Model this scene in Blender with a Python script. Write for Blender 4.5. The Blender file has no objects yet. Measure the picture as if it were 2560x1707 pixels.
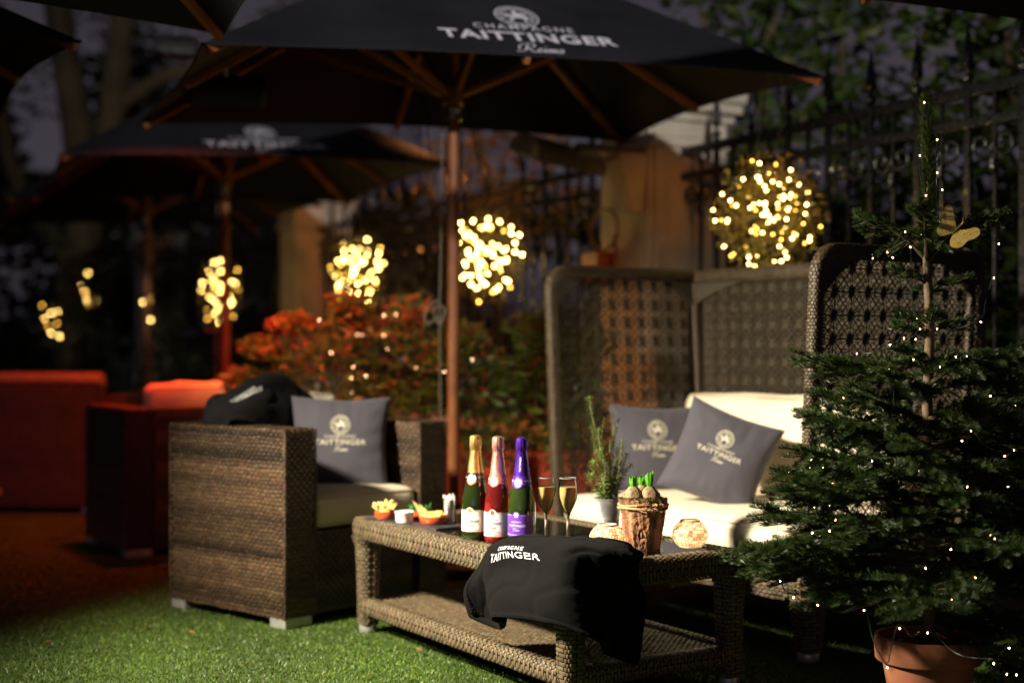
import bpy, bmesh, math, random
import numpy as np
from mathutils import Vector, Matrix

random.seed(7)
rng = np.random.default_rng(7)
R = math.radians
SC = bpy.context.scene
COL = SC.collection

# ------------------------------------------------------------------ camera
cam_data = bpy.data.cameras.new('camera')
cam = bpy.data.objects.new('camera', cam_data)
COL.objects.link(cam)
cam.location = (0, 0, 1.0)
cam.rotation_euler = (R(90), 0, 0)
cam_data.sensor_width = 36.0
cam_data.lens = 50.0
cam_data.shift_y = 0.0064
cam_data.clip_end = 500
cam_data.dof.use_dof = True
cam_data.dof.focus_distance = 4.0
cam_data.dof.aperture_fstop = 1.25
cam_data.dof.aperture_blades = 0
SC.camera = cam

# ------------------------------------------------------------------ world: deep dusk
world = bpy.data.worlds.new('World')
SC.world = world
world.use_nodes = True
wn = world.node_tree
wn.nodes.clear()
w_out = wn.nodes.new('ShaderNodeOutputWorld')
w_bg = wn.nodes.new('ShaderNodeBackground')
w_sky = wn.nodes.new('ShaderNodeTexSky')
w_sky.sky_type = 'NISHITA'
w_sky.sun_disc = False
w_sky.sun_elevation = R(2.0)
w_sky.sun_rotation = R(200)
w_bw = wn.nodes.new('ShaderNodeRGBToBW')
w_tint = wn.nodes.new('ShaderNodeMix')
w_tint.data_type = 'RGBA'
w_tint.blend_type = 'MULTIPLY'
w_tint.inputs[0].default_value = 1.0
w_tint.inputs[7].default_value = (0.90, 0.76, 0.98, 1)
wn.links.new(w_sky.outputs[0], w_bw.inputs[0])
wn.links.new(w_bw.outputs[0], w_tint.inputs[6])
wn.links.new(w_tint.outputs[2], w_bg.inputs[0])
w_bg.inputs[1].default_value = 0.030
wn.links.new(w_bg.outputs[0], w_out.inputs[0])

# the last of the dusk glow
sun_data = bpy.data.lights.new('sun', 'SUN')
sun = bpy.data.objects.new('sun', sun_data)
COL.objects.link(sun)
sun_data.energy = 0.02
sun_data.angle = R(20)
sun_data.color = (0.85, 0.8, 1.0)
sun.rotation_euler = (R(60), 0, R(-20))

SC.view_settings.view_transform = 'Standard'
SC.view_settings.look = 'None'
SC.view_settings.gamma = 1.0
SC.view_settings.exposure = 0.0
SC.render.engine = 'CYCLES'
SC.cycles.use_denoising = True
SC.cycles.max_bounces = 8
SC.cycles.transparent_max_bounces = 8
SC.cycles.sample_clamp_indirect = 4.0
SC.cycles.sample_clamp_direct = 0.0
SC.cycles.caustics_reflective = False
SC.cycles.caustics_refractive = False
SC.cycles.use_light_tree = True


def lamp(kind, name, loc, target, energy, color, parent=None, **kw):
    d = bpy.data.lights.new(name, kind)
    o = bpy.data.objects.new(name, d)
    COL.objects.link(o)
    o.location = loc
    d.energy = energy
    d.color = color
    for k, v in kw.items():
        setattr(d, k, v)
    if target is not None:
        o.rotation_euler = (Vector(target) - Vector(loc)).to_track_quat('-Z', 'Y').to_euler()
    if parent is not None:
        o.parent = parent
        o.matrix_parent_inverse = parent.matrix_world.inverted() if False else Matrix.Translation(-parent.location)
    return o


# ------------------------------------------------------------------ materials
MATS = {}


def mat(name, col, rough=0.6, metal=0.0, var=0.2, nscale=25.0, bump=0.0, bscale=150.0, attr=False,
        trans=0.0, ior=1.45, coat=0.0, emit=None, estr=0.0, spec=0.5, sheen=0.0, rvar=0.1, transl=0.0, fabric=0.0):
    if name in MATS:
        return MATS[name]
    m = bpy.data.materials.new(name)
    m.use_nodes = True
    nt = m.node_tree
    nt.nodes.clear()
    out = nt.nodes.new('ShaderNodeOutputMaterial')
    bs = nt.nodes.new('ShaderNodeBsdfPrincipled')
    nt.links.new(bs.outputs[0], out.inputs[0])
    tc = nt.nodes.new('ShaderNodeTexCoord')
    no = nt.nodes.new('ShaderNodeTexNoise')
    no.inputs['Scale'].default_value = nscale
    no.inputs['Detail'].default_value = 5
    nt.links.new(tc.outputs['Object'], no.inputs['Vector'])
    mx = nt.nodes.new('ShaderNodeMix')
    mx.data_type = 'RGBA'
    c = np.array(col[:3], float)
    mx.inputs[6].default_value = (*np.clip(c * (1 - var), 0, 1), 1)
    mx.inputs[7].default_value = (*np.clip(c * (1 + var), 0, 1), 1)
    mr = nt.nodes.new('ShaderNodeMapRange')
    mr.inputs[1].default_value = 0.3
    mr.inputs[2].default_value = 0.7
    nt.links.new(no.outputs[0], mr.inputs[0])
    nt.links.new(mr.outputs[0], mx.inputs[0])
    csock = mx.outputs[2]
    if attr:
        at = nt.nodes.new('ShaderNodeAttribute')
        at.attribute_name = 'tint'
        m2 = nt.nodes.new('ShaderNodeMix')
        m2.data_type = 'RGBA'
        m2.blend_type = 'MULTIPLY'
        m2.inputs[0].default_value = 1.0
        nt.links.new(csock, m2.inputs[6])
        nt.links.new(at.outputs['Color'], m2.inputs[7])
        csock = m2.outputs[2]
    nt.links.new(csock, bs.inputs['Base Color'])
    mr2 = nt.nodes.new('ShaderNodeMapRange')
    mr2.inputs[1].default_value = 0.3
    mr2.inputs[2].default_value = 0.7
    mr2.inputs[3].default_value = max(0.0, rough - rvar)
    mr2.inputs[4].default_value = min(1.0, rough + rvar)
    nt.links.new(no.outputs[0], mr2.inputs[0])
    nt.links.new(mr2.outputs[0], bs.inputs['Roughness'])
    bs.inputs['Metallic'].default_value = metal
    bs.inputs['IOR'].default_value = ior
    bs.inputs['Transmission Weight'].default_value = trans
    bs.inputs['Coat Weight'].default_value = coat
    bs.inputs['Specular IOR Level'].default_value = spec
    if sheen:
        bs.inputs['Sheen Weight'].default_value = sheen
    if emit is not None:
        bs.inputs['Emission Color'].default_value = (*emit, 1)
        bs.inputs['Emission Strength'].default_value = estr
    if bump or fabric:
        bp = nt.nodes.new('ShaderNodeBump')
        bp.inputs['Strength'].default_value = bump or fabric
        bp.inputs['Distance'].default_value = 0.004
        if fabric:
            w1 = nt.nodes.new('ShaderNodeTexWave')
            w1.inputs['Scale'].default_value = bscale
            w1.inputs['Distortion'].default_value = 1.5
            nt.links.new(tc.outputs['Object'], w1.inputs['Vector'])
            n2 = nt.nodes.new('ShaderNodeTexNoise')
            n2.inputs['Scale'].default_value = bscale * 2
            nt.links.new(tc.outputs['Object'], n2.inputs['Vector'])
            ad = nt.nodes.new('ShaderNodeMath')
            nt.links.new(w1.outputs[1], ad.inputs[0])
            nt.links.new(n2.outputs[0], ad.inputs[1])
            nt.links.new(ad.outputs[0], bp.inputs['Height'])
        else:
            n2 = nt.nodes.new('ShaderNodeTexNoise')
            n2.inputs['Scale'].default_value = bscale
            n2.inputs['Detail'].default_value = 6
            nt.links.new(tc.outputs['Object'], n2.inputs['Vector'])
            nt.links.new(n2.outputs[0], bp.inputs['Height'])
        nt.links.new(bp.outputs[0], bs.inputs['Normal'])
    if transl:
        tl = nt.nodes.new('ShaderNodeBsdfTranslucent')
        nt.links.new(csock, tl.inputs[0])
        ms = nt.nodes.new('ShaderNodeMixShader')
        ms.inputs[0].default_value = transl
        nt.links.new(bs.outputs[0], ms.inputs[1])
        nt.links.new(tl.outputs[0], ms.inputs[2])
        nt.links.new(ms.outputs[0], out.inputs[0])
    MATS[name] = m
    return m


def glow(name, col, strength):
    if name in MATS:
        return MATS[name]
    m = bpy.data.materials.new(name)
    m.use_nodes = True
    nt = m.node_tree
    nt.nodes.clear()
    out = nt.nodes.new('ShaderNodeOutputMaterial')
    e = nt.nodes.new('ShaderNodeEmission')
    e.inputs[0].default_value = (*col, 1)
    e.inputs[1].default_value = strength
    nt.links.new(e.outputs[0], out.inputs[0])
    MATS[name] = m
    return m


def glass(name, col, rough=0.0, ior=1.45):
    if name in MATS:
        return MATS[name]
    m = bpy.data.materials.new(name)
    m.use_nodes = True
    nt = m.node_tree
    nt.nodes.clear()
    out = nt.nodes.new('ShaderNodeOutputMaterial')
    e = nt.nodes.new('ShaderNodeBsdfGlass')
    e.inputs[0].default_value = (*col, 1)
    e.inputs['Roughness'].default_value = rough
    e.inputs['IOR'].default_value = ior
    nt.links.new(e.outputs[0], out.inputs[0])
    MATS[name] = m
    return m


def thin_glass(name, col=(1, 1, 1), refl=0.16):
    if name in MATS:
        return MATS[name]
    m = bpy.data.materials.new(name)
    m.use_nodes = True
    nt = m.node_tree
    nt.nodes.clear()
    out = nt.nodes.new('ShaderNodeOutputMaterial')
    tr = nt.nodes.new('ShaderNodeBsdfTransparent')
    tr.inputs[0].default_value = (*col, 1)
    gl = nt.nodes.new('ShaderNodeBsdfGlossy')
    gl.inputs['Roughness'].default_value = 0.02
    lw = nt.nodes.new('ShaderNodeLayerWeight')
    lw.inputs[0].default_value = refl
    mx = nt.nodes.new('ShaderNodeMixShader')
    nt.links.new(lw.outputs['Fresnel'], mx.inputs[0])
    nt.links.new(tr.outputs[0], mx.inputs[1])
    nt.links.new(gl.outputs[0], mx.inputs[2])
    nt.links.new(mx.outputs[0], out.inputs[0])
    MATS[name] = m
    return m


# ------------------------------------------------------------------ object helpers
def thing(name, label, cat, loc=(0, 0, 0), rotz=0.0, group=None):
    o = bpy.data.objects.new(name, None)
    o.empty_display_size = 0.05
    COL.objects.link(o)
    o.location = loc
    o.rotation_euler = (0, 0, rotz)
    tag(o, label, cat, group)
    return o


def tag(o, label=None, cat=None, group=None, kind=None):
    if label:
        o['label'] = label
    if cat:
        o['category'] = cat
    if group:
        o['group'] = group
    if kind:
        o['kind'] = kind
    return o


def obj(name, me, parent=None, m=None, kind=None):
    o = bpy.data.objects.new(name, me)
    COL.objects.link(o)
    if m is not None and len(me.materials) == 0:
        me.materials.append(m)
    if parent is not None:
        o.parent = parent
    if kind:
        o['kind'] = kind
    return o


def mesh_np(name, V, F, m=None, tint=None, smooth=True):
    V = np.asarray(V, np.float32)
    F = np.asarray(F, np.int32)
    me = bpy.data.meshes.new(name)
    k = F.shape[1]
    me.vertices.add(len(V))
    me.vertices.foreach_set('co', V.ravel())
    me.loops.add(F.size)
    me.loops.foreach_set('vertex_index', F.ravel())
    me.polygons.add(len(F))
    me.polygons.foreach_set('loop_start', np.arange(0, F.size, k, dtype=np.int32))
    me.polygons.foreach_set('loop_total', np.full(len(F), k, np.int32))
    me.polygons.foreach_set('use_smooth', np.full(len(F), smooth))
    me.update(calc_edges=True)
    if tint is not None:
        a = me.attributes.new('tint', 'FLOAT_COLOR', 'POINT')
        t = np.ones((len(V), 4), np.float32)
        t[:, :3] = tint
        a.data.foreach_set('color', t.ravel())
    if m is not None:
        me.materials.append(m)
    return me


class MB:
    def __init__(self):
        self.V = []
        self.F = []

    def add(self, V, F):
        b = len(self.V)
        self.V.extend([tuple(v) for v in V])
        self.F.extend([tuple(b + i for i in f) for f in F])
        return self

    def box(self, x0, x1, y0, y1, z0, z1):
        V = [(x0, y0, z0), (x1, y0, z0), (x1, y1, z0), (x0, y1, z0), (x0, y0, z1), (x1, y0, z1), (x1, y1, z1), (x0, y1, z1)]
        F = [(0, 3, 2, 1), (4, 5, 6, 7), (0, 1, 5, 4), (1, 2, 6, 5), (2, 3, 7, 6), (3, 0, 4, 7)]
        return self.add(V, F)

    def rbox(self, x0, x1, y0, y1, z0, z1, r=0.01, seg=2):
        bm = bmesh.new()
        bmesh.ops.create_cube(bm, size=1.0)
        for v in bm.verts:
            v.co = Vector(((x0 + x1) / 2 + v.co.x * (x1 - x0), (y0 + y1) / 2 + v.co.y * (y1 - y0), (z0 + z1) / 2 + v.co.z * (z1 - z0)))
        bmesh.ops.bevel(bm, geom=bm.edges[:], offset=r, segments=seg, affect='EDGES', profile=0.5)
        bm.verts.index_update()
        V = [v.co.copy() for v in bm.verts]
        F = [[v.index for v in f.verts] for f in bm.faces]
        bm.free()
        return self.add(V, F)

    def beam(self, p, q, w, h, up=(0, 0, 1)):
        p, q = Vector(p), Vector(q)
        d = (q - p).normalized()
        s = d.cross(Vector(up))
        if s.length < 1e-4:
            s = d.cross(Vector((1, 0, 0)))
        s.normalize()
        u = s.cross(d)
        s, u = s * w / 2, u * h / 2
        V = [p - s - u, p + s - u, p + s + u, p - s + u, q - s - u, q + s - u, q + s + u, q - s + u]
        F = [(0, 3, 2, 1), (4, 5, 6, 7), (0, 1, 5, 4), (1, 2, 6, 5), (2, 3, 7, 6), (3, 0, 4, 7)]
        return self.add(V, F)

    def tube(self, pts, r, n=8, closed=False, cap=True):
        pts = [Vector(p) for p in pts]
        m = len(pts)
        rs = r if isinstance(r, (list, tuple, np.ndarray)) else [r] * m
        V = []
        prev = None
        for i, p in enumerate(pts):
            if closed:
                d = pts[(i + 1) % m] - pts[i - 1]
            else:
                d = pts[min(i + 1, m - 1)] - pts[max(i - 1, 0)]
            d = d.normalized() if d.length > 1e-9 else Vector((0, 0, 1))
            if prev is None:
                a = Vector((0, 0, 1)) if abs(d.z) < 0.9 else Vector((1, 0, 0))
                u = d.cross(a).normalized()
            else:
                u = prev - d * prev.dot(d)
                u = u.normalized() if u.length > 1e-6 else d.orthogonal().normalized()
            prev = u
            w = d.cross(u)
            for k in range(n):
                t = 2 * math.pi * k / n
                V.append(p + (u * math.cos(t) + w * math.sin(t)) * rs[i])
        F = []
        for i in range(m if closed else m - 1):
            j = (i + 1) % m
            for k in range(n):
                l = (k + 1) % n
                F.append((i * n + k, i * n + l, j * n + l, j * n + k))
        if cap and not closed:
            F.append(tuple(range(n - 1, -1, -1)))
            F.append(tuple((m - 1) * n + k for k in range(n)))
        return self.add(V, F)

    def lathe(self, prof, n=24, c=(0, 0), fn=None):
        V = []
        for (r, z) in prof:
            for k in range(n):
                t = 2 * math.pi * k / n
                rr = r if fn is None else fn(r, z, t)
                V.append((c[0] + rr * math.cos(t), c[1] + rr * math.sin(t), z))
        F = []
        for i in range(len(prof) - 1):
            for k in range(n):
                l = (k + 1) % n
                F.append((i * n + k, i * n + l, (i + 1) * n + l, (i + 1) * n + k))
        if prof[0][0] > 1e-6:
            F.append(tuple(range(n - 1, -1, -1)))
        if prof[-1][0] > 1e-6:
            F.append(tuple((len(prof) - 1) * n + k for k in range(n)))
        return self.add(V, F)

    def grid(self, P, flip=False, cu=False):
        P = np.asarray(P)
        a, b = P.shape[:2]
        F = []
        for i in range(a if cu else a - 1):
            for j in range(b - 1):
                i2 = (i + 1) % a
                f = (i * b + j, i2 * b + j, i2 * b + j + 1, i * b + j + 1)
                F.append(f[::-1] if flip else f)
        return self.add(P.reshape(-1, 3), F)

    def build(self, name, m=None, parent=None, smooth=False, kind=None, loc=None, rot=None):
        me = bpy.data.meshes.new(name)
        me.from_pydata(self.V, [], self.F)
        if smooth:
            me.polygons.foreach_set('use_smooth', np.full(len(me.polygons), True))
            try:
                me.set_sharp_from_angle(angle=R(40))
            except Exception:
                pass
        me.update()
        o = obj(name, me, parent, m, kind)
        if loc is not None:
            o.location = loc
        if rot is not None:
            o.rotation_euler = rot
        return o


def share(o, parent, loc=None, rot=None, scale=None):
    c = o.copy()
    COL.objects.link(c)
    c.parent = parent
    if loc is not None:
        c.location = loc
    if rot is not None:
        c.rotation_euler = rot
    if scale is not None:
        c.scale = scale
    return c


def catmull(P, n):
    """Catmull-Rom along axis 0 of P (k, ...) to n samples."""
    P = np.asarray(P, float)
    k = len(P)
    t = np.linspace(0, k - 1, n)
    i = np.clip(t.astype(int), 0, k - 2)
    u = (t - i).reshape((-1,) + (1,) * (P.ndim - 1))
    p0 = P[np.clip(i - 1, 0, k - 1)]
    p1 = P[i]
    p2 = P[i + 1]
    p3 = P[np.clip(i + 2, 0, k - 1)]
    return 0.5 * (2 * p1 + (p2 - p0) * u + (2 * p0 - 5 * p1 + 4 * p2 - p3) * u ** 2 + (3 * p1 - p0 - 3 * p2 + p3) * u ** 3)


def csurf(rows, nv, nu):
    P = np.asarray(rows, float)
    Q = catmull(P, nv)
    return np.swapaxes(catmull(np.swapaxes(Q, 0, 1), nu), 0, 1)


def surf_sampler(P):
    """bilinear lookup on a grid surface, s,t in 0..1 over (cols, rows); returns pos and normal."""
    nv, nu = P.shape[:2]
    du = np.gradient(P, axis=1)
    dv = np.gradient(P, axis=0)
    N = np.cross(dv, du)
    N /= np.linalg.norm(N, axis=2, keepdims=True) + 1e-12
    if N[..., 2].mean() < 0:
        N = -N

    def f(s, t):
        x = np.clip(s, 0, 1) * (nu - 1)
        y = np.clip(t, 0, 1) * (nv - 1)
        i = min(int(x), nu - 2)
        j = min(int(y), nv - 2)
        a, b = x - i, y - j
        def L(G):
            return (G[j, i] * (1 - a) * (1 - b) + G[j, i + 1] * a * (1 - b) + G[j + 1, i] * (1 - a) * b + G[j + 1, i + 1] * a * b)
        return L(P), L(N)
    return f


# ------------------------------------------------------------------ woven wicker
class Weave:
    """collects bulged woven strands on surfaces given as fn(s,t)->pos,normal (arrays)."""

    def __init__(self, amp=0.003, dark=0.35, streak=0.5, hue=(1.0, 0.9, 0.78)):
        self.V, self.F, self.T = [], [], []
        self.n = 0
        self.amp, self.dark, self.streak, self.hue = amp, dark, streak, np.array(hue)

    def patch(self, fn, ls, lt, ps, pt, wrap=False):
        """ls, lt: lengths along s and t; ps: strand float length; pt: strand width"""
        ns = max(1, int(round(ls / ps)))
        nt = max(1, int(round(lt / pt)))
        i, j = np.meshgrid(np.arange(ns + 1), np.arange(nt), indexing='ij')
        i, j = i.ravel(), j.ravel()
        off = 0.5 * (j % 2)
        s0 = (i - off - 0.0) / ns
        s1 = (i - off + 0.90) / ns
        keep = (s1 > 0.02) & (s0 < 0.98)
        i, j, s0, s1 = i[keep], j[keep], s0[keep], s1[keep]
        s0, s1 = np.clip(s0, 0, 1), np.clip(s1, 0, 1)
        wav = 0.10 * np.sin(i * 0.9 + j * 0.35) + rng.normal(0, 0.04, len(i))
        t0, t1 = np.clip((j + 0.10 + wav) / nt, 0, 1), np.clip((j + 0.90 + wav + rng.normal(0, 0.03, len(i))) / nt, 0, 1)
        us = np.array([0, 0.25, 0.75, 1.0])
        vs = np.array([0, 0.5, 1.0])
        k = len(i)
        S = s0[:, None] + (s1 - s0)[:, None] * us[None]
        T = t0[:, None] + (t1 - t0)[:, None] * vs[None]
        SS = np.repeat(S[:, :, None], 3, 2).reshape(-1)
        TT = np.repeat(T[:, None, :], 4, 1).reshape(-1)
        P, N = fn(SS, TT)
        hu = np.array([-0.35, 0.9, 0.9, -0.35])
        hv = np.array([0.35, 1.0, 0.35])
        H = (self.amp * hu[:, None] * hv[None]).reshape(-1)
        H = np.where(np.tile(hu[:, None].repeat(3, 1).reshape(-1), k) < 0, -0.35 * self.amp, np.tile(H, k))
        V = P + N * (H * np.repeat(rng.uniform(0.7, 1.25, k), 12))[:, None]
        base = self.n + np.arange(k)[:, None, None] * 12
        F = []
        for a in range(3):
            for b in range(2):
                q = np.array([a * 3 + b, (a + 1) * 3 + b, (a + 1) * 3 + b + 1, a * 3 + b + 1])
                F.append(base[:, 0, 0][:, None] + q[None])
        F = np.stack(F, 1).reshape(-1, 4)
        rowr = rng.uniform(self.dark, 1.15, nt)
        band = np.interp(np.arange(nt), np.arange(0, nt + 6, 3), rng.uniform(self.dark, 1.15, len(np.arange(0, nt + 6, 3))))
        rowr = 0.75 * band + 0.25 * rowr
        rr = 1 - self.streak + self.streak * rowr[j]
        rr = rr * rng.uniform(0.75, 1.2, k)
        hx = 1 + rng.uniform(-0.08, 0.08, (k, 3))
        T3 = np.repeat(rr[:, None] * hx * self.hue, 12, 0)
        self.V.append(V)
        self.F.append(F)
        self.T.append(T3)
        self.n += len(V)

    def flat(self, o, u, v, ps, pt):
        """flat rectangle: origin, u edge (strand direction), v edge"""
        o, u, v = np.array(o, float), np.array(u, float), np.array(v, float)
        n = np.cross(u, v)
        n /= np.linalg.norm(n)

        def fn(s, t):
            return o + s[:, None] * u + t[:, None] * v, np.repeat(n[None], len(s), 0)
        self.patch(fn, np.linalg.norm(u), np.linalg.norm(v), ps, pt)

    def tube(self, path, sec_w, sec_h, side, ps, pt, round_=0.35):
        """woven round a rounded-rectangle section swept on a path; side = section x axis (fixed vector)"""
        path = np.asarray(path, float)
        d = np.gradient(path, axis=0)
        d /= np.linalg.norm(d, axis=1, keepdims=True)
        seg = np.r_[0, np.cumsum(np.linalg.norm(np.diff(path, axis=0), axis=1))]
        L = seg[-1]
        side = np.asarray(side, float)
        if side.ndim == 1:
            side = np.repeat(side[None], len(path), 0)
        m = 40
        th = np.linspace(0, 2 * math.pi, m + 1)
        e = 2 / (2 + 4 * (1 - round_))
        cx = np.sign(np.cos(th)) * np.abs(np.cos(th)) ** e
        cy = np.sign(np.sin(th)) * np.abs(np.sin(th)) ** e
        sw = np.broadcast_to(np.asarray(sec_w, float), (len(path),))
        sh = np.broadcast_to(np.asarray(sec_h, float), (len(path),))
        per = 2 * (sw.mean() + sh.mean()) * 0.9

        def fn(s, t):
            # s runs around the section, t along the path
            x = t * L
            P = np.stack([np.interp(x, seg, path[:, k]) for k in range(3)], 1)
            D = np.stack([np.interp(x, seg, d[:, k]) for k in range(3)], 1)
            D /= np.linalg.norm(D, axis=1, keepdims=True)
            S = np.stack([np.interp(x, seg, side[:, k]) for k in range(3)], 1)
            S -= D * (S * D).sum(1, keepdims=True)
            S /= np.linalg.norm(S, axis=1, keepdims=True)
            U = np.cross(D, S)
            a = np.interp(s, np.linspace(0, 1, m + 1), cx)
            b = np.interp(s, np.linspace(0, 1, m + 1), cy)
            w = np.interp(x, seg, sw)[:, None] / 2
            h = np.interp(x, seg, sh)[:, None] / 2
            pos = P + S * a[:, None] * w + U * b[:, None] * h
            nn = S * (a[:, None] / np.maximum(w, 1e-6)) + U * (b[:, None] / np.maximum(h, 1e-6))
            nn /= np.linalg.norm(nn, axis=1, keepdims=True) + 1e-9
            return pos, nn
        self.patch(fn, per, L, ps, pt)
        return fn, L

    def core_tube(self, mb, path, sec_w, sec_h, side, shrink=0.004):
        path = np.asarray(path, float)
        d = np.gradient(path, axis=0)
        d /= np.linalg.norm(d, axis=1, keepdims=True)
        side = np.asarray(side, float)
        if side.ndim == 1:
            side = np.repeat(side[None], len(path), 0)
        S = side - d * (side * d).sum(1, keepdims=True)
        S /= np.linalg.norm(S, axis=1, keepdims=True)
        U = np.cross(d, S)
        sw = np.broadcast_to(np.asarray(sec_w, float), (len(path),))[:, None] / 2 - shrink
        sh = np.broadcast_to(np.asarray(sec_h, float), (len(path),))[:, None] / 2 - shrink
        n = len(path)
        ring = [(1, .6), (.6, 1), (-.6, 1), (-1, .6), (-1, -.6), (-.6, -1), (.6, -1), (1, -.6)]
        V = np.stack([path + S * sw * a + U * sh * b for a, b in ring], 1).reshape(-1, 3)
        F = []
        for i in range(n - 1):
            for k in range(8):
                l = (k + 1) % 8
                F.append((i * 8 + k, i * 8 + l, (i + 1) * 8 + l, (i + 1) * 8 + k))
        F.append(tuple(range(7, -1, -1)))
        F.append(tuple((n - 1) * 8 + k for k in range(8)))
        mb.add(V, F)

    def build(self, parent, m, name='weave'):
        me = mesh_np(name, np.concatenate(self.V), np.concatenate(self.F), m, np.concatenate(self.T))
        return obj(name, me, parent, None, 'stuff')


# ------------------------------------------------------------------ writing
_TXT = {}


def text_mesh(s, bold=0.0, spacing=1.0, shear=0.0):
    key = (s, bold, spacing, shear)
    if key in _TXT:
        return _TXT[key]
    cu = bpy.data.curves.new('txt', 'FONT')
    cu.body = s
    cu.size = 1.0
    cu.space_character = spacing
    cu.offset = bold
    cu.shear = shear
    cu.resolution_u = 3
    o = bpy.data.objects.new('txt', cu)
    COL.objects.link(o)
    bpy.context.view_layer.update()
    dg = bpy.context.evaluated_depsgraph_get()
    me = bpy.data.meshes.new_from_object(o.evaluated_get(dg))
    V = np.array([v.co[:2] for v in me.vertices])
    F = [tuple(p.vertices) for p in me.polygons]
    bpy.data.meshes.remove(me)
    bpy.data.objects.remove(o)
    bpy.data.curves.remove(cu)
    lo, hi = V.min(0), V.max(0)
    V = (V - (lo + hi) / 2) / (hi[0] - lo[0])
    asp = (hi[1] - lo[1]) / (hi[0] - lo[0])
    _TXT[key] = (V, F, asp)
    return _TXT[key]


class Flat:
    """2-D artwork collected in local units, later laid on a surface by fn(x,y)->3-D."""

    def __init__(self):
        self.V, self.F = [], []

    def add(self, V, F):
        b = len(self.V)
        self.V.extend([tuple(v) for v in V])
        self.F.extend([tuple(b + i for i in f) for f in F])

    def text(self, s, cx, cy, w, h=None, **kw):
        V, F, asp = text_mesh(s, **kw)
        sy = w if h is None else h / asp
        self.add([(cx + v[0] * w, cy + v[1] * sy) for v in V], F)

    def ring(self, cx, cy, r0, r1, n=32, a0=0.0, a1=2 * math.pi):
        V, F = [], []
        for k in range(n + 1):
            t = a0 + (a1 - a0) * k / n
            V += [(cx + r0 * math.cos(t), cy + r0 * math.sin(t)), (cx + r1 * math.cos(t), cy + r1 * math.sin(t))]
        for k in range(n):
            F.append((2 * k, 2 * k + 1, 2 * k + 3, 2 * k + 2))
        self.add(V, F)

    def disc(self, cx, cy, r, n=24):
        self.add([(cx + r * math.cos(2 * math.pi * k / n), cy + r * math.sin(2 * math.pi * k / n)) for k in range(n)], [tuple(range(n))])

    def stroke(self, pts, w, n=24):
        P = catmull(np.array(pts, float), n)
        D = np.gradient(P, axis=0)
        D /= np.linalg.norm(D, axis=1, keepdims=True) + 1e-9
        N = np.stack([-D[:, 1], D[:, 0]], 1)
        # pen held at an angle: thick and thin
        ww = w * (0.45 + 0.75 * np.abs(D @ np.array([0.35, -0.94])))[:, None]
        V = np.concatenate([P - N * ww / 2, P + N * ww / 2])
        F = [(i, i + 1, n + i + 1, n + i) for i in range(n - 1)]
        self.add(V, F)

    def script(self, cx, cy, w):
        """the word Reims in a copperplate hand"""
        k = w / 2.55
        S = [
            [(.05, .28), (.0, .6), (.35, .95), (.75, .9), (.8, .6), (.4, .45), (.3, .48)],
            [(.45, .85), (.38, .4), (.25, .08), (.0, .0), (-.12, .1)],
            [(.42, .46), (.62, .2), (.85, .0), (1.0, .12)],
            [(1.0, .12), (1.2, .32), (1.1, .42), (.98, .2), (1.1, .0), (1.3, .15)],
            [(1.3, .15), (1.42, .4), (1.36, .05), (1.5, .12)],
            [(1.5, .12), (1.62, .4), (1.56, .0)], [(1.57, .1), (1.76, .4), (1.74, .0)], [(1.75, .1), (1.95, .4), (1.92, .05), (2.08, .15)],
            [(2.08, .15), (2.24, .42), (2.32, .2), (2.2, .0), (2.08, .06)],
        ]
        for s in S:
            self.stroke([(cx + (x - 1.1 + (y - .4) * .25) * k, cy + (y - .4) * k) for x, y in s], 0.085 * k)
        self.disc(cx + (1.47 - 1.1) * k, cy + .25 * k, .05 * k, 8)

    def seal(self, cx, cy, r):
        """round seal: lettered border and a mounted rider"""
        self.ring(cx, cy, .93 * r, r, 40)
        self.ring(cx, cy, .66 * r, .70 * r, 36)
        rs = random.Random(3)
        for k in range(34):
            a = 2 * math.pi * k / 34
            if rs.random() < .9:
                self.ring(cx, cy, .74 * r, .74 * r + rs.uniform(.08, .15) * r, 2, a, a + rs.uniform(.07, .13))
        hp = [(-.52, -.05), (-.60, .12), (-.50, .22), (-.38, .18), (-.28, .10), (-.05, .12), (.12, .08), (.38, .10), (.50, .0), (.62, -.25), (.52, -.22),
              (.42, -.06), (.44, -.22), (.36, -.5), (.26, -.5), (.30, -.28), (.18, -.16), (-.10, -.18), (-.22, -.30), (-.30, -.52), (-.40, -.52), (-.36, -.28), (-.34, -.08)]
        rp = [(-.12, .10), (-.16, .34), (-.07, .42), (-.09, .56), (.04, .60), (.10, .50), (.05, .42), (.18, .30), (.30, .16), (.22, .08)]
        lp = [(-.55, .34), (-.12, .30), (-.12, .26), (-.55, .30)]
        sh = [(-.20, .02), (-.30, -.14), (-.18, -.28), (-.04, -.16), (-.06, .02)]
        cape = [(.16, .34), (.40, .36), (.60, .16), (.44, .18), (.26, .22)]
        for p in (hp, rp, lp, sh, cape):
            self.add([(cx + x * r, cy + y * r) for x, y in p], [tuple(range(len(p)))[::-1]])

    def lay(self, name, fn, m, parent, kind='stuff'):
        me = bpy.data.meshes.new(name)
        me.from_pydata([tuple(fn(x, y)) for x, y in self.V], [], self.F)
        me.update()
        return obj(name, me, parent, m, kind)


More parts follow.
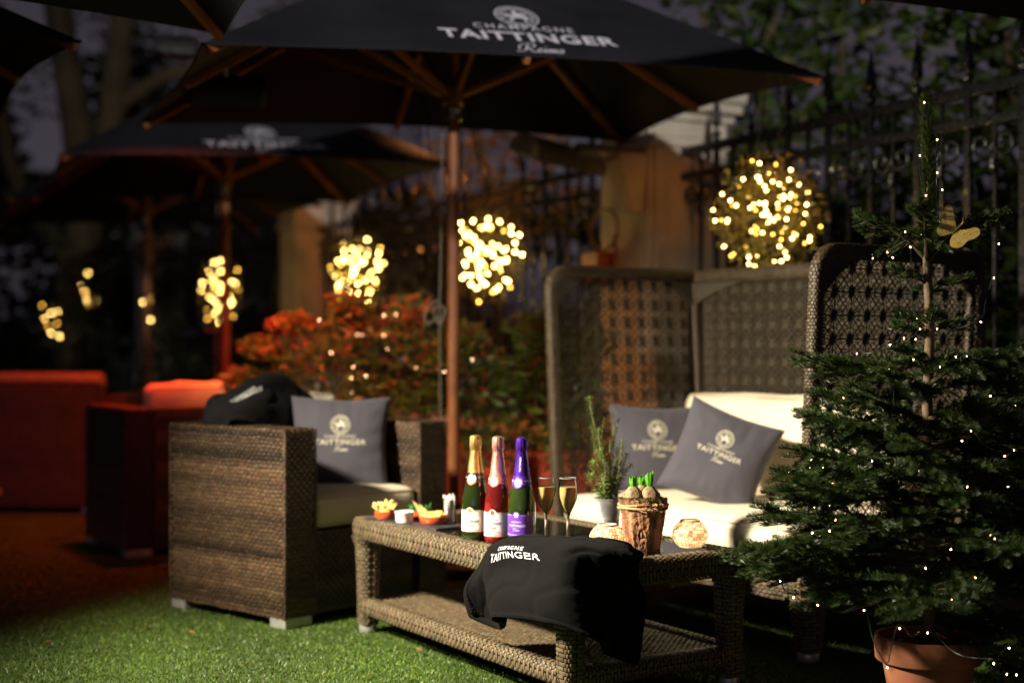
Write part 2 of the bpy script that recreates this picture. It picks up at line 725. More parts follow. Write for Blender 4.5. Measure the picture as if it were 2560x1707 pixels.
def wordmark(fn, W, m, parent, seal_d=0.386, seal_y=0.345, champ=0.6, reims=True, seal=True, bold=0.02, champ_dx=0.0):
    f = Flat()
    f.text('TAITTINGER', 0, 0, W, W * 0.105, bold=bold, spacing=1.1)
    f.text('CHAMPAGNE', champ_dx * W, 0.112 * W, champ * W, W * 0.058, bold=0.005, spacing=1.3)
    if reims:
        f.script(0.02 * W, -0.135 * W, 0.27 * W)
    f.lay('lettering', fn, m, parent)
    if seal:
        g = Flat()
        g.seal(0, seal_y * W, seal_d * W / 2)
        g.lay('emblem', fn, m, parent)

# ------------------------------------------------------------------ shared materials
M_taupe = mat('wicker_taupe', (0.064, 0.047, 0.028), 0.42, attr=True, var=0.25, nscale=60, bump=0.15, bscale=300)
M_core = mat('wicker_core', (0.015, 0.011, 0.008), 0.7)
M_brown = mat('wicker_brown', (0.080, 0.055, 0.035), 0.42, attr=True, var=0.25, nscale=60, bump=0.15, bscale=300)
M_tan = mat('wicker_tan', (0.118, 0.097, 0.066), 0.42, attr=True, var=0.25, nscale=60, bump=0.15, bscale=300)
M_cream = mat('cream_canvas', (0.66, 0.575, 0.44), 0.85, var=0.07, nscale=5, fabric=0.12, bscale=220, sheen=0.1)
M_pipe = mat('cream_piping', (0.48, 0.41, 0.30), 0.8, var=0.1)
M_grey = mat('slate_grey_cotton', (0.052, 0.048, 0.064), 0.85, var=0.1, nscale=8, fabric=0.1, bscale=250, sheen=0.15)
M_thread = mat('cream_thread', (0.52, 0.48, 0.38), 0.7, var=0.15, nscale=120, bump=0.3, bscale=400)
M_white_thread = mat('white_thread', (0.8, 0.8, 0.8), 0.6, var=0.1, nscale=150, bump=0.3, bscale=400)
M_fleece = mat('black_fleece', (0.0042, 0.0038, 0.0040), 0.95, var=0.3, nscale=300, bump=0.6, bscale=450, sheen=0.012, spec=0.12)
M_metal_foot = mat('brushed_metal_foot', (0.45, 0.45, 0.42), 0.4, metal=0.6, var=0.1)
M_canopy = mat('black_canopy_cloth', (0.0135, 0.0135, 0.018), 0.8, var=0.25, nscale=3, fabric=0.08, bscale=300, spec=0.3)
M_print = mat('white_print', (0.72, 0.70, 0.76), 0.7, var=0.06, nscale=20)
M_wood = mat('oiled_hardwood', (0.30, 0.105, 0.035), 0.5, var=0.35, nscale=8, bump=0.1, bscale=60)
M_steel = mat('steel', (0.5, 0.5, 0.5), 0.3, metal=1.0, var=0.1)
M_rope = mat('grey_rope', (0.24, 0.20, 0.15), 0.9, var=0.25, nscale=120, bump=0.4, bscale=300)
M_iron = mat('black_iron_paint', (0.018, 0.018, 0.020), 0.28, var=0.3, nscale=40, bump=0.5, bscale=120, coat=0.25)
M_stone = mat('cream_render_stone', (0.56, 0.50, 0.40), 0.85, var=0.14, nscale=6, bump=0.25, bscale=60)
M_wire = mat('dark_green_wire', (0.008, 0.014, 0.012), 0.35, coat=0.4)
M_black_wire = mat('black_wire', (0.006, 0.006, 0.006), 0.5)

# ------------------------------------------------------------------ setting: ground and turf
def ground():
    m = bpy.data.materials.new('artificial_turf_base')
    m.use_nodes = True
    nt = m.node_tree
    bs = nt.nodes['Principled BSDF']
    tc = nt.nodes.new('ShaderNodeTexCoord')
    n1 = nt.nodes.new('ShaderNodeTexNoise')
    n1.inputs['Scale'].default_value = 220
    n1.inputs['Detail'].default_value = 4
    n2 = nt.nodes.new('ShaderNodeTexNoise')
    n2.inputs['Scale'].default_value = 4
    cr = nt.nodes.new('ShaderNodeValToRGB')
    cr.color_ramp.elements[0].position = 0.35
    cr.color_ramp.elements[0].color = (0.014, 0.036, 0.003, 1)
    cr.color_ramp.elements[1].position = 0.68
    cr.color_ramp.elements[1].color = (0.075, 0.13, 0.012, 1)
    mx = nt.nodes.new('ShaderNodeMix')
    mx.data_type = 'RGBA'
    mx.blend_type = 'MULTIPLY'
    mx.inputs[0].default_value = 0.35
    bp = nt.nodes.new('ShaderNodeBump')
    bp.inputs['Strength'].default_value = 0.9
    bp.inputs['Distance'].default_value = 0.01
    for n in (n1, n2):
        nt.links.new(tc.outputs['Object'], n.inputs['Vector'])
    nt.links.new(n1.outputs[0], cr.inputs[0])
    nt.links.new(cr.outputs[0], mx.inputs[6])
    nt.links.new(n2.outputs[0], mx.inputs[7])
    nt.links.new(mx.outputs[2], bs.inputs['Base Color'])
    nt.links.new(n1.outputs[0], bp.inputs['Height'])
    nt.links.new(bp.outputs[0], bs.inputs['Normal'])
    bs.inputs['Roughness'].default_value = 0.8
    b = MB()
    b.add([(-120, -60, 0), (120, -60, 0), (120, 200, 0), (-120, 200, 0)], [(0, 1, 2, 3)])
    o = b.build('ground', m)
    o['kind'] = 'structure'
    # blades of the turf, thinning with distance
    n = 420000
    y = 3.3 * (9.5 / 3.3) ** rng.random(n)
    x = rng.uniform(-1, 1, n) * (0.42 * y + 0.25)
    h = rng.uniform(0.005, 0.0115, n)
    a = rng.uniform(0, 2 * math.pi, n)
    lean = rng.uniform(0.2, 1.1, n) * h
    la = rng.uniform(0, 2 * math.pi, n)
    w = rng.uniform(0.0012, 0.0022, n) * np.sqrt(y / 3.6)
    V = np.zeros((n, 3, 3), np.float32)
    V[:, 0] = np.stack([x - np.cos(a) * w, y - np.sin(a) * w, np.zeros(n)], 1)
    V[:, 1] = np.stack([x + np.cos(a) * w, y + np.sin(a) * w, np.zeros(n)], 1)
    V[:, 2] = np.stack([x + np.cos(la) * lean, y + np.sin(la) * lean, h], 1)
    g = rng.uniform(0.45, 1.35, n)[:, None] * np.array([1.0, 1.0, 1.0])
    g[:, 0] *= rng.uniform(0.75, 1.45, n)
    dry = rng.random(n) < 0.03
    patch = 1 + .22 * np.sin(3.1 * x + 1.3 * np.sin(2.3 * y)) * np.sin(2.7 * y + 1.1 * np.sin(3.7 * x)) + .12 * np.sin(9 * x + 4 * y)
    g *= patch[:, None]
    g[dry] *= np.array([2.2, 1.4, 1.3])
    F = np.arange(n * 3).reshape(n, 3)
    mt = mat('turf_blade', (0.070, 0.140, 0.009), 0.5, attr=True, var=0.2, nscale=3, transl=0.25)
    me = mesh_np('turf', V.reshape(-1, 3), F, mt, np.repeat(g, 3, 0), smooth=False)
    t = obj('turf', me)
    tag(t, 'short green artificial grass covering the terrace floor', 'grass', kind='stuff')


ground()


# ------------------------------------------------------------------ coffee table
TA = R(-58.53)
T_o = Vector((0.068, 4.617, 0))
_ca, _sa = math.cos(TA), math.sin(TA)


def tab(a, b, z):
    """table coordinates (a along the long side from its left end, b across from the front) -> world"""
    x, y = a - 0.68, b - 0.32
    return Vector((T_o.x + x * _ca - y * _sa, T_o.y + x * _sa + y * _ca, z))


def coffee_table():
    t = thing('coffee_table', 'low woven tan wicker coffee table with glass top and lower shelf', 'table', T_o, TA)
    X, Y = 0.68, 0.32
    # top frame
    b = MB()
    b.rbox(-X + .004, X - .004, -Y + .004, Y - .004, .335, .394, .012)
    fr = b.build('top_frame', M_core, t)
    w = Weave(0.0035, 0.75, 0.4)
    rw = 0.085
    # rim: top bands, outer faces, lower edges
    for sx in (-1, 1):
        w.tube([(sx * (X - .036), -Y + .05, .366), (sx * (X - .036), 0, .366), (sx * (X - .036), Y - .05, .366)], .078, .074, (1, 0, 0), .026, .0125, .3)
    for sy in (-1, 1):
        w.tube([(-X, sy * (Y - .036), .366), (0, sy * (Y - .036), .366), (X, sy * (Y - .036), .366)], .078, .074, (0, 1, 0), .026, .0125, .3)
    w.build(fr, M_tan)
    b = MB()
    b.rbox(-X + .072, X - .072, -Y + .072, Y - .072, .394, .4005, .002)
    gp = b.build('glass_top', mat('smoked_glass', (0.010, 0.010, 0.009), 0.06, rvar=0.04, var=0.3, nscale=4, spec=0.8, coat=0.5), t)
    # legs
    for sx in (-1, 1):
        for sy in (-1, 1):
            cx, cy = sx * (X - .038), sy * (Y - .038)
            path = [(cx, cy, .028), (cx, cy, .12), (cx, cy, .22), (cx, cy, .30), (cx, cy, .34)]
            sw = [.062, .064, .068, .075, .10]
            b = MB()
            w = Weave(0.003, 0.75, 0.4)
            w.core_tube(b, path, sw, sw, (1, 0, 0))
            lg = b.build('leg', M_core, t)
            w.tube(path, sw, sw, (1, 0, 0), .024, .0125, .35)
            w.build(lg, M_tan)
            b = MB()
            b.lathe([(.029, .0), (.031, .004), (.031, .026), (.029, .03)], 16, (cx, cy))
            b.build('foot', M_metal_foot, lg, smooth=True)
    # shelf
    b = MB()
    b.rbox(-X + .03, X - .03, -Y + .03, Y - .03, .072, .112, .012)
    sh = b.build('shelf', M_core, t)
    w = Weave(0.003, 0.8, 0.35)
    w.flat((-X + .05, -Y + .05, .113), (2 * X - .1, 0, 0), (0, 2 * Y - .1, 0), .022, .0115)
    for sy in (-1, 1):
        w.tube([(-X + .06, sy * (Y - .032), .094), (0, sy * (Y - .032), .094), (X - .06, sy * (Y - .032), .094)], .058, .056, (0, 1, 0), .026, .0125, .6)
    for sx in (-1, 1):
        w.tube([(sx * (X - .032), -Y + .06, .094), (sx * (X - .032), 0, .094), (sx * (X - .032), Y - .06, .094)], .058, .056, (1, 0, 0), .026, .0125, .6)
    w.build(sh, M_tan)
    return t


coffee_table()


# ------------------------------------------------------------------ soft goods
def cushion_mesh(w, d, h, r=0.035, bulge=0.012, seed=0, nx=18, ny=14, nz=4, wr=0.003):
    """boxed cushion centred at origin in x,y, from z=0 up; rounded edges, softly crowned, lightly creased"""
    bm = bmesh.new()
    rs = np.random.default_rng(seed)
    ph = rs.uniform(0, 6.28, 8)
    V, F = [], []
    idx = {}

    def put(u, v, k):
        key = (round(u, 5), round(v, 5), round(k, 5))
        if key in idx:
            return idx[key]
        x, y, z = u * w / 2, v * d / 2, k * h / 2
        ix, iy, iz = max(min(x, w / 2 - r), -w / 2 + r), max(min(y, d / 2 - r), -d / 2 + r), max(min(z, h / 2 - r), -h / 2 + r)
        e = Vector((x - ix, y - iy, z - iz))
        if e.length > 1e-9:
            e = e.normalized() * r
        p = Vector((ix, iy, iz)) + e
        cr = (1 - u ** 4) * (1 - v ** 4)
        p.z += bulge * cr * (1 if k > 0 else -.3 if k < 0 else 0) * abs(k)
        p.y += 0.6 * bulge * (1 - u ** 2) * (1 - k ** 2) * (1 if v > 0 else -1) * abs(v) ** 3
        wob = wr * (math.sin(9 * u + ph[0] + 3 * v) + math.sin(7 * v + ph[1] - 2 * u) + .6 * math.sin(16 * u + 5 * k + ph[2]))
        p.z += wob * .5
        p.y += wob * .6 * abs(v) ** 2
        idx[key] = len(V)
        V.append(p)
        return idx[key]
    us = np.linspace(-1, 1, nx + 1)
    vs = np.linspace(-1, 1, ny + 1)
    ks = np.linspace(-1, 1, nz + 1)
    # denser rows near the rim so the edge stays round
    us = np.sort(np.r_[us, -1 + r / w, 1 - r / w])
    vs = np.sort(np.r_[vs, -1 + r / d, 1 - r / d])
    for k in (-1, 1):
        for i in range(len(us) - 1):
            for j in range(len(vs) - 1):
                q = [put(us[i], vs[j], k), put(us[i + 1], vs[j], k), put(us[i + 1], vs[j + 1], k), put(us[i], vs[j + 1], k)]
                F.append(q if k > 0 else q[::-1])
    for s in (-1, 1):
        for i in range(len(us) - 1):
            for j in range(len(ks) - 1):
                q = [put(us[i], s, ks[j]), put(us[i + 1], s, ks[j]), put(us[i + 1], s, ks[j + 1]), put(us[i], s, ks[j + 1])]
                F.append(q if s < 0 else q[::-1])
        for i in range(len(vs) - 1):
            for j in range(len(ks) - 1):
                q = [put(s, vs[i], ks[j]), put(s, vs[i + 1], ks[j]), put(s, vs[i + 1], ks[j + 1]), put(s, vs[i], ks[j + 1])]
                F.append(q if s > 0 else q[::-1])
    bm.free()
    b = MB()
    b.add([(v.x, v.y, v.z + h / 2) for v in V], F)
    # piping paths
    pip = []
    for k in (-1, 1):
        z = h / 2 + k * (h / 2 - r * .32)
        e = r * .3
        P = []
        for (cx, cy, a0) in ((w / 2 - r, d / 2 - r, 0), (-w / 2 + r, d / 2 - r, 90), (-w / 2 + r, -d / 2 + r, 180), (w / 2 - r, -d / 2 + r, 270)):
            for q in range(5):
                t = R(a0 + q * 22.5)
                P.append((cx + (r - e + .002) * math.cos(t) * 1.03, cy + (r - e + .002) * math.sin(t) * 1.03, z))
        # split long sides so the piping follows the crown
        Q = []
        for i in range(len(P)):
            p, q = Vector(P[i]), Vector(P[(i + 1) % len(P)])
            m = max(1, int((q - p).length / .05))
            for s in range(m):
                Q.append(p.lerp(q, s / m))
        pip.append([(p[0], p[1], p[2] + k * .002 + .0025 * math.sin(14 * p[0] + ph[3] + k)) for p in Q])
    return b, pip


def cushion(name, parent, loc, rot, w, d, h, seed, m=None, r=0.04, bulge=0.012, wr=0.003):
    b, pip = cushion_mesh(w, d, h, r, bulge, seed, wr=wr)
    o = b.build(name, m or M_cream, parent, smooth=True, loc=loc, rot=rot)
    for p in pip:
        q = MB()
        q.tube(p, .0035, 6, closed=True)
        q.build('piping', M_pipe, o, smooth=True)
    return o


def throw_pillow(label, loc, normal, roll, size=0.4, thick=0.15, seed=0, wm=0.215, group='grey scatter cushions'):
    """square scatter cushion; local x right, z up, -y the printed face"""
    n = Vector(normal).normalized()
    up = Vector((0, 0, 1))
    xax = up.cross(-n).normalized() * -1
    xax = (-n).cross(up).normalized()
    zax = xax.cross(-n).normalized()
    rot = Matrix((xax, -n, zax)).transposed()
    rot = rot @ Matrix.Rotation(roll, 3, 'Y')
    t = thing('scatter_cushion', label, 'cushion', loc, 0, group)
    t.rotation_euler = rot.to_euler()
    rs = np.random.default_rng(seed)
    ph = rs.uniform(0, 6.28, 10)
    N = 44
    from mathutils import noise as pnoise

    def surf(u, v, s):
        x = size / 2 * u * (1 - .085 * (1 - v * v) ** 1.2)
        z = size / 2 * v * (1 - .085 * (1 - u * u) ** 1.2)
        e = max(0, (1 - u * u)) * max(0, (1 - v * v))
        th = thick / 2 * e ** .42
        # creases running in from the edges and the corners
        ed = min(1.0, (1 - e) * e * 4)
        q = Vector((u, v, ph[0] + s))
        cr = .010 * e ** .5 * pnoise.noise(Vector((u * 1.3 + ph[1], v * 1.3, ph[2])))
        cr += .006 * ed * pnoise.noise(Vector((u * 5.5 + ph[3], v * 1.6, ph[4]))) * abs(v)
        cr += .006 * ed * pnoise.noise(Vector((u * 1.6, v * 5.5 + ph[5], ph[6]))) * abs(u)
        rad_ = math.hypot(abs(u) - 1, abs(v) - 1)
        cr += .007 * ed * pnoise.noise(Vector((math.atan2(1 - abs(v), 1 - abs(u) + 1e-6) * 5, ph[7] + u + v, 0))) * max(0, 1 - rad_ / .8)
        return Vector((x, -s * (th + cr), z - .012 * e * (1 - v)))
    b = MB()
    g = np.linspace(-1, 1, N)
    for s in (1, -1):
        P = np.array([[surf(u, v, s) for v in g] for u in g])
        b.grid(P, flip=(s < 0))
    o = b.build('cover', M_grey, t, smooth=True)

    def fn(x, y):
        u, v = x / (size / 2) * 1.02, y / (size / 2) * 1.02
        p = surf(u, v, 1)
        return (x, p.y - .0022, y - .012 * (1 - v) * max(0, 1 - u * u) * max(0, 1 - v * v) * 0 + 0)
    wordmark(lambda x, y: fn(x, y), wm, M_thread, t, bold=0.012)
    return t


def draped(name, label, cat, rows, mark=None, nv=60, nu=80, thick=0.014, m=None, layers=None, seed=0, group=None):
    """thick soft cloth through guide rows; mark = (s, t, width, angle, seal) for the stitched wordmark"""
    t = thing(name, label, cat, (0, 0, 0), 0, group)
    rs = np.random.default_rng(seed)
    P = csurf(rows, nv, nu)
    du = np.gradient(P, axis=1)
    dv = np.gradient(P, axis=0)
    Nn = np.cross(dv, du)
    Nn /= np.linalg.norm(Nn, axis=2, keepdims=True) + 1e-12
    sgn = -1 if Nn[..., 2].mean() < 0 else 1
    Nn = Nn * sgn
    U, Vv = np.meshgrid(np.linspace(0, 1, nu), np.linspace(0, 1, nv))
    ph = rs.uniform(0, 6.28, 6)
    d = .005 * np.sin(9 * U + 4 * Vv + ph[0]) + .010 * np.sin(17 * U - 5 * Vv + ph[1]) * Vv ** 1.5 + .004 * np.sin(5 * U + 11 * Vv + ph[2]) + .003 * np.sin(31 * U + 3 * Vv + ph[3]) * Vv
    from mathutils import noise as mnoise
    for i_ in range(nv):
        for j_ in range(nu):
            q_ = P[i_, j_]
            d[i_, j_] += .010 * mnoise.noise(Vector(q_ * 9)) - .008 * max(0, 1 - abs(mnoise.noise(Vector(q_ * 6 + 5))) / .12) * .8 + .0012 * mnoise.noise(Vector(q_ * 70))
    P = P + Nn * d[:, :, None]
    # close into a slab with a rounded hem
    Q = P - Nn * thick
    b = MB()
    b.grid(P)
    b.grid(Q, flip=True)
    def hem(A, B, flip):
        mid = (A + B) / 2
        ring = []
        out = mid - (P.reshape(-1, 3).mean(0))
        out = (A - np.roll(A, 1, 0)) * 0
        n = len(A)
        b.grid(np.stack([A, B], 0), flip=flip)
    hem(P[0], Q[0], False)
    hem(P[-1], Q[-1], True)
    hem(P[:, 0], Q[:, 0], True)
    hem(P[:, -1], Q[:, -1], False)
    o = b.build('cloth', m or M_fleece, t, smooth=True)
    # whipped edge: a corded hem along the border
    loop = list(P[0] - Nn[0] * thick / 2) + list(P[1:, -1] - Nn[1:, -1] * thick / 2) + list((P[-1, ::-1] - Nn[-1, ::-1] * thick / 2)[1:]) + list((P[::-1, 0] - Nn[::-1, 0] * thick / 2)[1:-1])
    h = MB()
    rr = [thick * .62 * (1 + .10 * math.sin(i * 2.4)) for i in range(len(loop))]
    h.tube(loop, rr, 8, closed=True)
    h.build('hem', m or M_fleece, t, smooth=True)
    if mark:
        f = surf_sampler(P)
        s0, t0, W, ang, seal = mark
        p0, n0 = f(s0, t0)
        e = 1e-3
        pu = (f(s0 + e, t0)[0] - f(s0 - e, t0)[0]) / (2 * e)
        pv = (f(s0, t0 + e)[0] - f(s0, t0 - e)[0]) / (2 * e)
        lu, lv = np.linalg.norm(pu), np.linalg.norm(pv)
        ca, sa = math.cos(ang), math.sin(ang)

        def fn(x, y):
            X, Y = x * ca - y * sa, x * sa + y * ca
            p, n = f(s0 + X / lu, t0 - sgn * Y / lv)
            return p + n * .0025
        wordmark(fn, W, M_white_thread, t, seal=seal, reims=False, bold=0.004)
    return t


# ------------------------------------------------------------------ wicker armchairs
def armchair(label, loc, rotz, group, arm=0.14, seed=1):
    t = thing('wicker_armchair', label, 'armchair', loc, rotz, group)
    W, D, H, f = 0.405, 0.69, 0.71, 0.035

    def panel(name, x0, x1, y0, y1, z0, z1, faces):
        b = MB()
        b.rbox(x0 + .004, x1 - .004, y0 + .004, y1 - .004, z0, z1 - .004, .01)
        o = b.build(name, M_core, t)
        w = Weave(0.0036, 0.02, 0.95, (1.25, 1.06, 0.88))
        ps, pt = .028, .0145
        dx, dy, dz = x1 - x0, y1 - y0, z1 - z0
        if 'F' in faces:
            w.flat((x0, y0, z0), (dx, 0, 0), (0, 0, dz), ps, pt)
        if 'B' in faces:
            w.flat((x1, y1, z0), (-dx, 0, 0), (0, 0, dz), ps, pt)
        if 'L' in faces:
            w.flat((x0, y1, z0), (0, -dy, 0), (0, 0, dz), ps, pt)
        if 'R' in faces:
            w.flat((x1, y0, z0), (0, dy, 0), (0, 0, dz), ps, pt)
        if 'T' in faces:
            w.flat((x0, y0, z1), (dx, 0, 0), (0, dy, 0), ps, pt)
        # corded vertical edges
        for (ex, ey) in ((x0, y0), (x1, y0), (x0, y1), (x1, y1)):
            if 'F' in faces and ('L' in faces or 'R' in faces):
                n = int(dz / .011)
                w.tube([(ex, ey, z0), (ex, ey, (z0 + z1) / 2), (ex, ey, z1)], .009, .009, (1, 0, 0), .014, .011, .9)
        w.build(o, M_brown)
        return o
    panel('arm', -W, -W + arm, 0, D, f, H, 'FLRT')
    panel('arm', W - arm, W, 0, D, f, H, 'FLRT')
    panel('back', -W + arm, W - arm, D - .12, D, f, H, 'FBT')
    panel('seat_base', -W + arm, W - arm, .02, D - .12, f, .335, 'F')
    for sx in (-1, 1):
        for (ya, yb) in ((.0, .09), (D - .09, D)):
            b = MB()
            x0 = -W if sx < 0 else W - .13
            b.rbox(x0 + .002, x0 + .128, ya + .002, yb - .002, 0, f + .002, .004)
            b.build('foot', M_metal_foot, t)
    cushion('seat_cushion', t, (0, .30, .345), (0, 0, 0), 2 * (W - arm) - .006, .585, .115, seed, r=.035, bulge=.02)
    cushion('back_cushion', t, (0, .562, .632), (R(82), 0, 0), 2 * (W - arm) - .01, .36, .12, seed + 1, r=.045, bulge=.02, wr=.006)
    return t


armchair('brown wicker armchair with cream cushions in front of the red-leaved shrub', (-0.535, 5.342, 0), R(48.24), 'square wicker armchairs', seed=11)
armchair('brown wicker armchair further back, turned away, its cushion top glowing red', (-1.852, 7.55, 0), R(211.9), 'square wicker armchairs', seed=21)


def back_sofa():
    t = thing('wicker_sofa', 'long wicker sofa seen from behind in deep red light at the left edge', 'sofa', (-3.35, 8.62, 0), R(-3))
    b = MB()
    b.rbox(-.95, .86, .0, .14, .04, .80, .02)
    o = b.build('back', M_core, t)
    w = Weave(0.003, 0.5, 0.6, (1.0, 0.85, 0.7))
    w.flat((-.95, -.001, .04), (1.81, 0, 0), (0, 0, .74), .026, .014)
    w.flat((.861, 0, .04), (0, .14, 0), (0, 0, .74), .026, .014)
    w.build(o, M_brown)
    b = MB()
    b.tube([(-.95, .07, .80), (0, .07, .802), (.86, .07, .80)], .052, 12)
    b.build('top_rail', mat('tan_padded_rail', (0.30, 0.20, 0.12), 0.6, bump=0.2), t, smooth=True)
    b = MB()
    b.rbox(-.95, .95, .14, .78, .06, .36, .02)
    b.build('seat_base', M_core, t)
    b = MB()
    b.rbox(.87, .99, .10, .80, .05, .72, .02)
    a = b.build('arm', M_core, t)
    w = Weave(0.003, 0.5, 0.6, (1.0, 0.85, 0.7))
    w.flat((.87, .099, .05), (.12, 0, 0), (0, 0, .66), .026, .014)
    w.build(a, M_brown)
    for x in (-.85, .0, .8):
        b = MB()
        b.rbox(x - .05, x + .05, .02, .12, 0, .042, .004)
        b.build('foot', M_metal_foot, t)
    b = MB()
    b.rbox(.17, .26, -.006, .002, .115, .15, .003)
    b.build('maker_tag', mat('tag_plastic', (0.5, 0.4, 0.35), 0.5), t)


back_sofa()


# ------------------------------------------------------------------ high-backed sofa with lattice panels
def high_sofa():
    t = thing('high_back_sofa', 'tall tan wicker sofa with star lattice sides and cream cushions', 'sofa', (0.54, 5.075, 0), R(-56.34))
    H = 1.335
    xb, xt = 0.665, 0.735

    def sx_at(z):
        return xb + (xt - xb) * min(1, max(0, (z - .2) / (H - .2)))
    # rosette shared by every panel
    c = .0755
    b = MB()
    for k in range(16):
        a = 2 * math.pi * k / 16
        L = (c / 2 if k % 4 == 0 else c * .70 if k % 4 == 2 else c * .50)
        d = Vector((math.cos(a), 0, math.sin(a)))
        w2 = .0014 if k % 2 else .0026
        s = Vector((-d.z, 0, d.x)) * w2
        y = .0025 + .001 * (k % 3)
        p0, p1 = d * .003, d * L
        V = [p0 - s + Vector((0, -y, 0)), p1 - s + Vector((0, -y * .4, 0)), p1 + s + Vector((0, -y * .4, 0)), p0 + s + Vector((0, -y, 0)),
             p0 - s + Vector((0, y, 0)), p1 - s + Vector((0, y * .4, 0)), p1 + s + Vector((0, y * .4, 0)), p0 + s + Vector((0, y, 0))]
        b.add(V, [(0, 1, 2, 3), (7, 6, 5, 4), (0, 4, 5, 1), (3, 2, 6, 7)])
    for k in range(8):
        a0, a1 = 2 * math.pi * (k) / 8 + math.pi / 8, 2 * math.pi * (k + 1) / 8 + math.pi / 8
        r0, r1 = c * .485, c * .52
        V = [(r * math.cos(a), yy, r * math.sin(a)) for yy in (-.002, .002) for r, a in ((r0, a0), (r1, a0), (r1, a1), (r0, a1))]
        b.add(V, [(0, 1, 2, 3), (7, 6, 5, 4)])
    ros = bpy.data.meshes.new('rosette')
    ros.from_pydata(b.V, [], b.F)
    ros.update()
    ros.materials.append(mat('wicker_strip', (0.050, 0.037, 0.022), 0.45, var=0.35, nscale=30, bump=0.1))

    def rosettes(parent, x0, x1, z0, z1, arch):
        nx, nz = int((x1 - x0) / c), int((z1 - z0) / c)
        ox = (x1 - x0 - nx * c) / 2
        for i in range(nx):
            for j in range(nz):
                x = x0 + ox + (i + .5) * c
                z = z1 - (j + .5) * c
                u = abs(2 * (x - x0) / (x1 - x0) - 1)
                o = bpy.data.objects.new('rosette', ros)
                COL.objects.link(o)
                o.parent = parent
                o.location = (x, 0, z)

    def frame_panel(name, halfw, zb, zt, mat4, arch=.13, rr=.075, thick=.040, band=.050, rl=None, rq=None):
        """upright panel in its own x-z plane"""
        fr_path = []
        e = band / 2
        rl, rq = rl or rr, rq or rr
        fr_path += [(-halfw + e, 0, z) for z in np.linspace(zb, zt - rl - e, 10)]
        for q in range(1, 7):
            a = R(180 - 15 * q)
            fr_path.append((-halfw + e + rl + rl * math.cos(a), 0, zt - e - rl + rl * math.sin(a)))
        fr_path += [(x, 0, zt - e) for x in np.linspace(-halfw + e + rl, halfw - e - rq, 8)[1:]]
        for q in range(1, 7):
            a = R(90 - 15 * q)
            fr_path.append((halfw - e - rq + rq * math.cos(a), 0, zt - e - rq + rq * math.sin(a)))
        fr_path += [(halfw - e, 0, z) for z in np.linspace(zt - rq - e, zb, 10)[1:]]
        b = MB()
        w = Weave(0.0028, 0.75, 0.35)
        w.core_tube(b, fr_path, thick, band, (0, 1, 0))
        # bottom strip and arched gussets
        b.box(-halfw + band * .8, halfw - band * .8, -.012, .012, zb, zb + .06)
        n = 10
        for s in (-1, 1):
            x1 = halfw - band + .01
            P = []
            for k in range(n + 1):
                u = .45 + .55 * k / n
                xx = s * u * x1
                P.append((xx, zt - band + .01, zt - band + .012 - arch * max(0, (u - .35) / .65) ** 2.2))
            for k in range(n):
                (xa, za, zc), (xb_, zb_, zd) = P[k], P[k + 1]
                b.add([(xa, -.012, za), (xb_, -.012, zb_), (xb_, -.012, zd), (xa, -.012, zc), (xa, .012, za), (xb_, .012, zb_), (xb_, .012, zd), (xa, .012, zc)],
                      [(0, 1, 2, 3), (7, 6, 5, 4), (3, 2, 6, 7)])
        o = b.build(name, mat('wicker_ground', (0.045, 0.034, 0.021), 0.6, var=0.3, nscale=90, bump=0.6, bscale=200), t)
        o.matrix_local = mat4
        w.tube(fr_path, thick, band, (0, 1, 0), .021, .0105, .45)
        w.build(o, M_taupe)
        rosettes(o, -halfw + band - .01, halfw - band + .01, zb + .05, zt - band + .01, arch)
        return o
    # side panels lean outwards towards the top
    lean = math.atan2(xt - xb, H - .2)
    for s in (-1, 1):
        m4 = Matrix.Translation((s * xb, .405, .2)) @ Matrix.Rotation(s * lean, 4, 'Y') @ Matrix.Rotation(R(90), 4, 'Z') @ Matrix.Translation((0, 0, -.2))
        frame_panel('side_panel', .405, .2, H, m4, rq=.012)
    frame_panel('back_panel', .765, .2, H - .004, Matrix.Translation((0, .785, 0)), arch=.10, rl=.012, rq=.012, band=.058)
    # base
    b = MB()
    b.rbox(-.62, .62, .015, .75, .185, .295, .02)
    o = b.build('seat_base', M_core, t)
    w = Weave(0.003, 0.75, 0.4)
    w.flat((-.62, .012, .185), (1.24, 0, 0), (0, 0, .11), .024, .0125)
    w.build(o, M_tan)
    for sx in (-1, 1):
        for y in (.045, .76):
            cx = sx * (xb - .0)
            path = [(cx, y, .03), (cx, y, .10), (cx, y, .18), (cx - sx * .0, y, .30)]
            sw = [.075, .082, .095, .11]
            b = MB()
            w = Weave(0.003, 0.75, 0.4)
            w.core_tube(b, path, sw, sw, (1, 0, 0))
            lg = b.build('leg', M_core, t)
            w.tube(path, sw, sw, (1, 0, 0), .024, .0125, .6)
            w.build(lg, M_tan)
            b = MB()
            b.lathe([(.034, 0), (.037, .004), (.037, .026), (.034, .032)], 18, (cx, y))
            b.build('foot', M_metal_foot, lg, smooth=True)
    cushion('seat_cushion', t, (-.005, .345, .298), (0, 0, 0), 1.235, .70, .125, 31, r=.04, bulge=.018)
    cushion('back_cushion', t, (.01, .655, .425), (R(80), 0, 0), 1.19, .40, .14, 32, r=.045, bulge=.02, wr=.004) if False else None
    bc, pip = cushion_mesh(1.19, .38, .14, .045, .02, 33, wr=.004)
    o = bc.build('back_cushion', M_cream, t, smooth=True, loc=(.01, .715, .615), rot=(R(83), 0, 0))
    for p in pip:
        q = MB()
        q.tube(p, .0035, 6, closed=True)
        q.build('piping', M_pipe, o, smooth=True)
    return t


high_sofa()

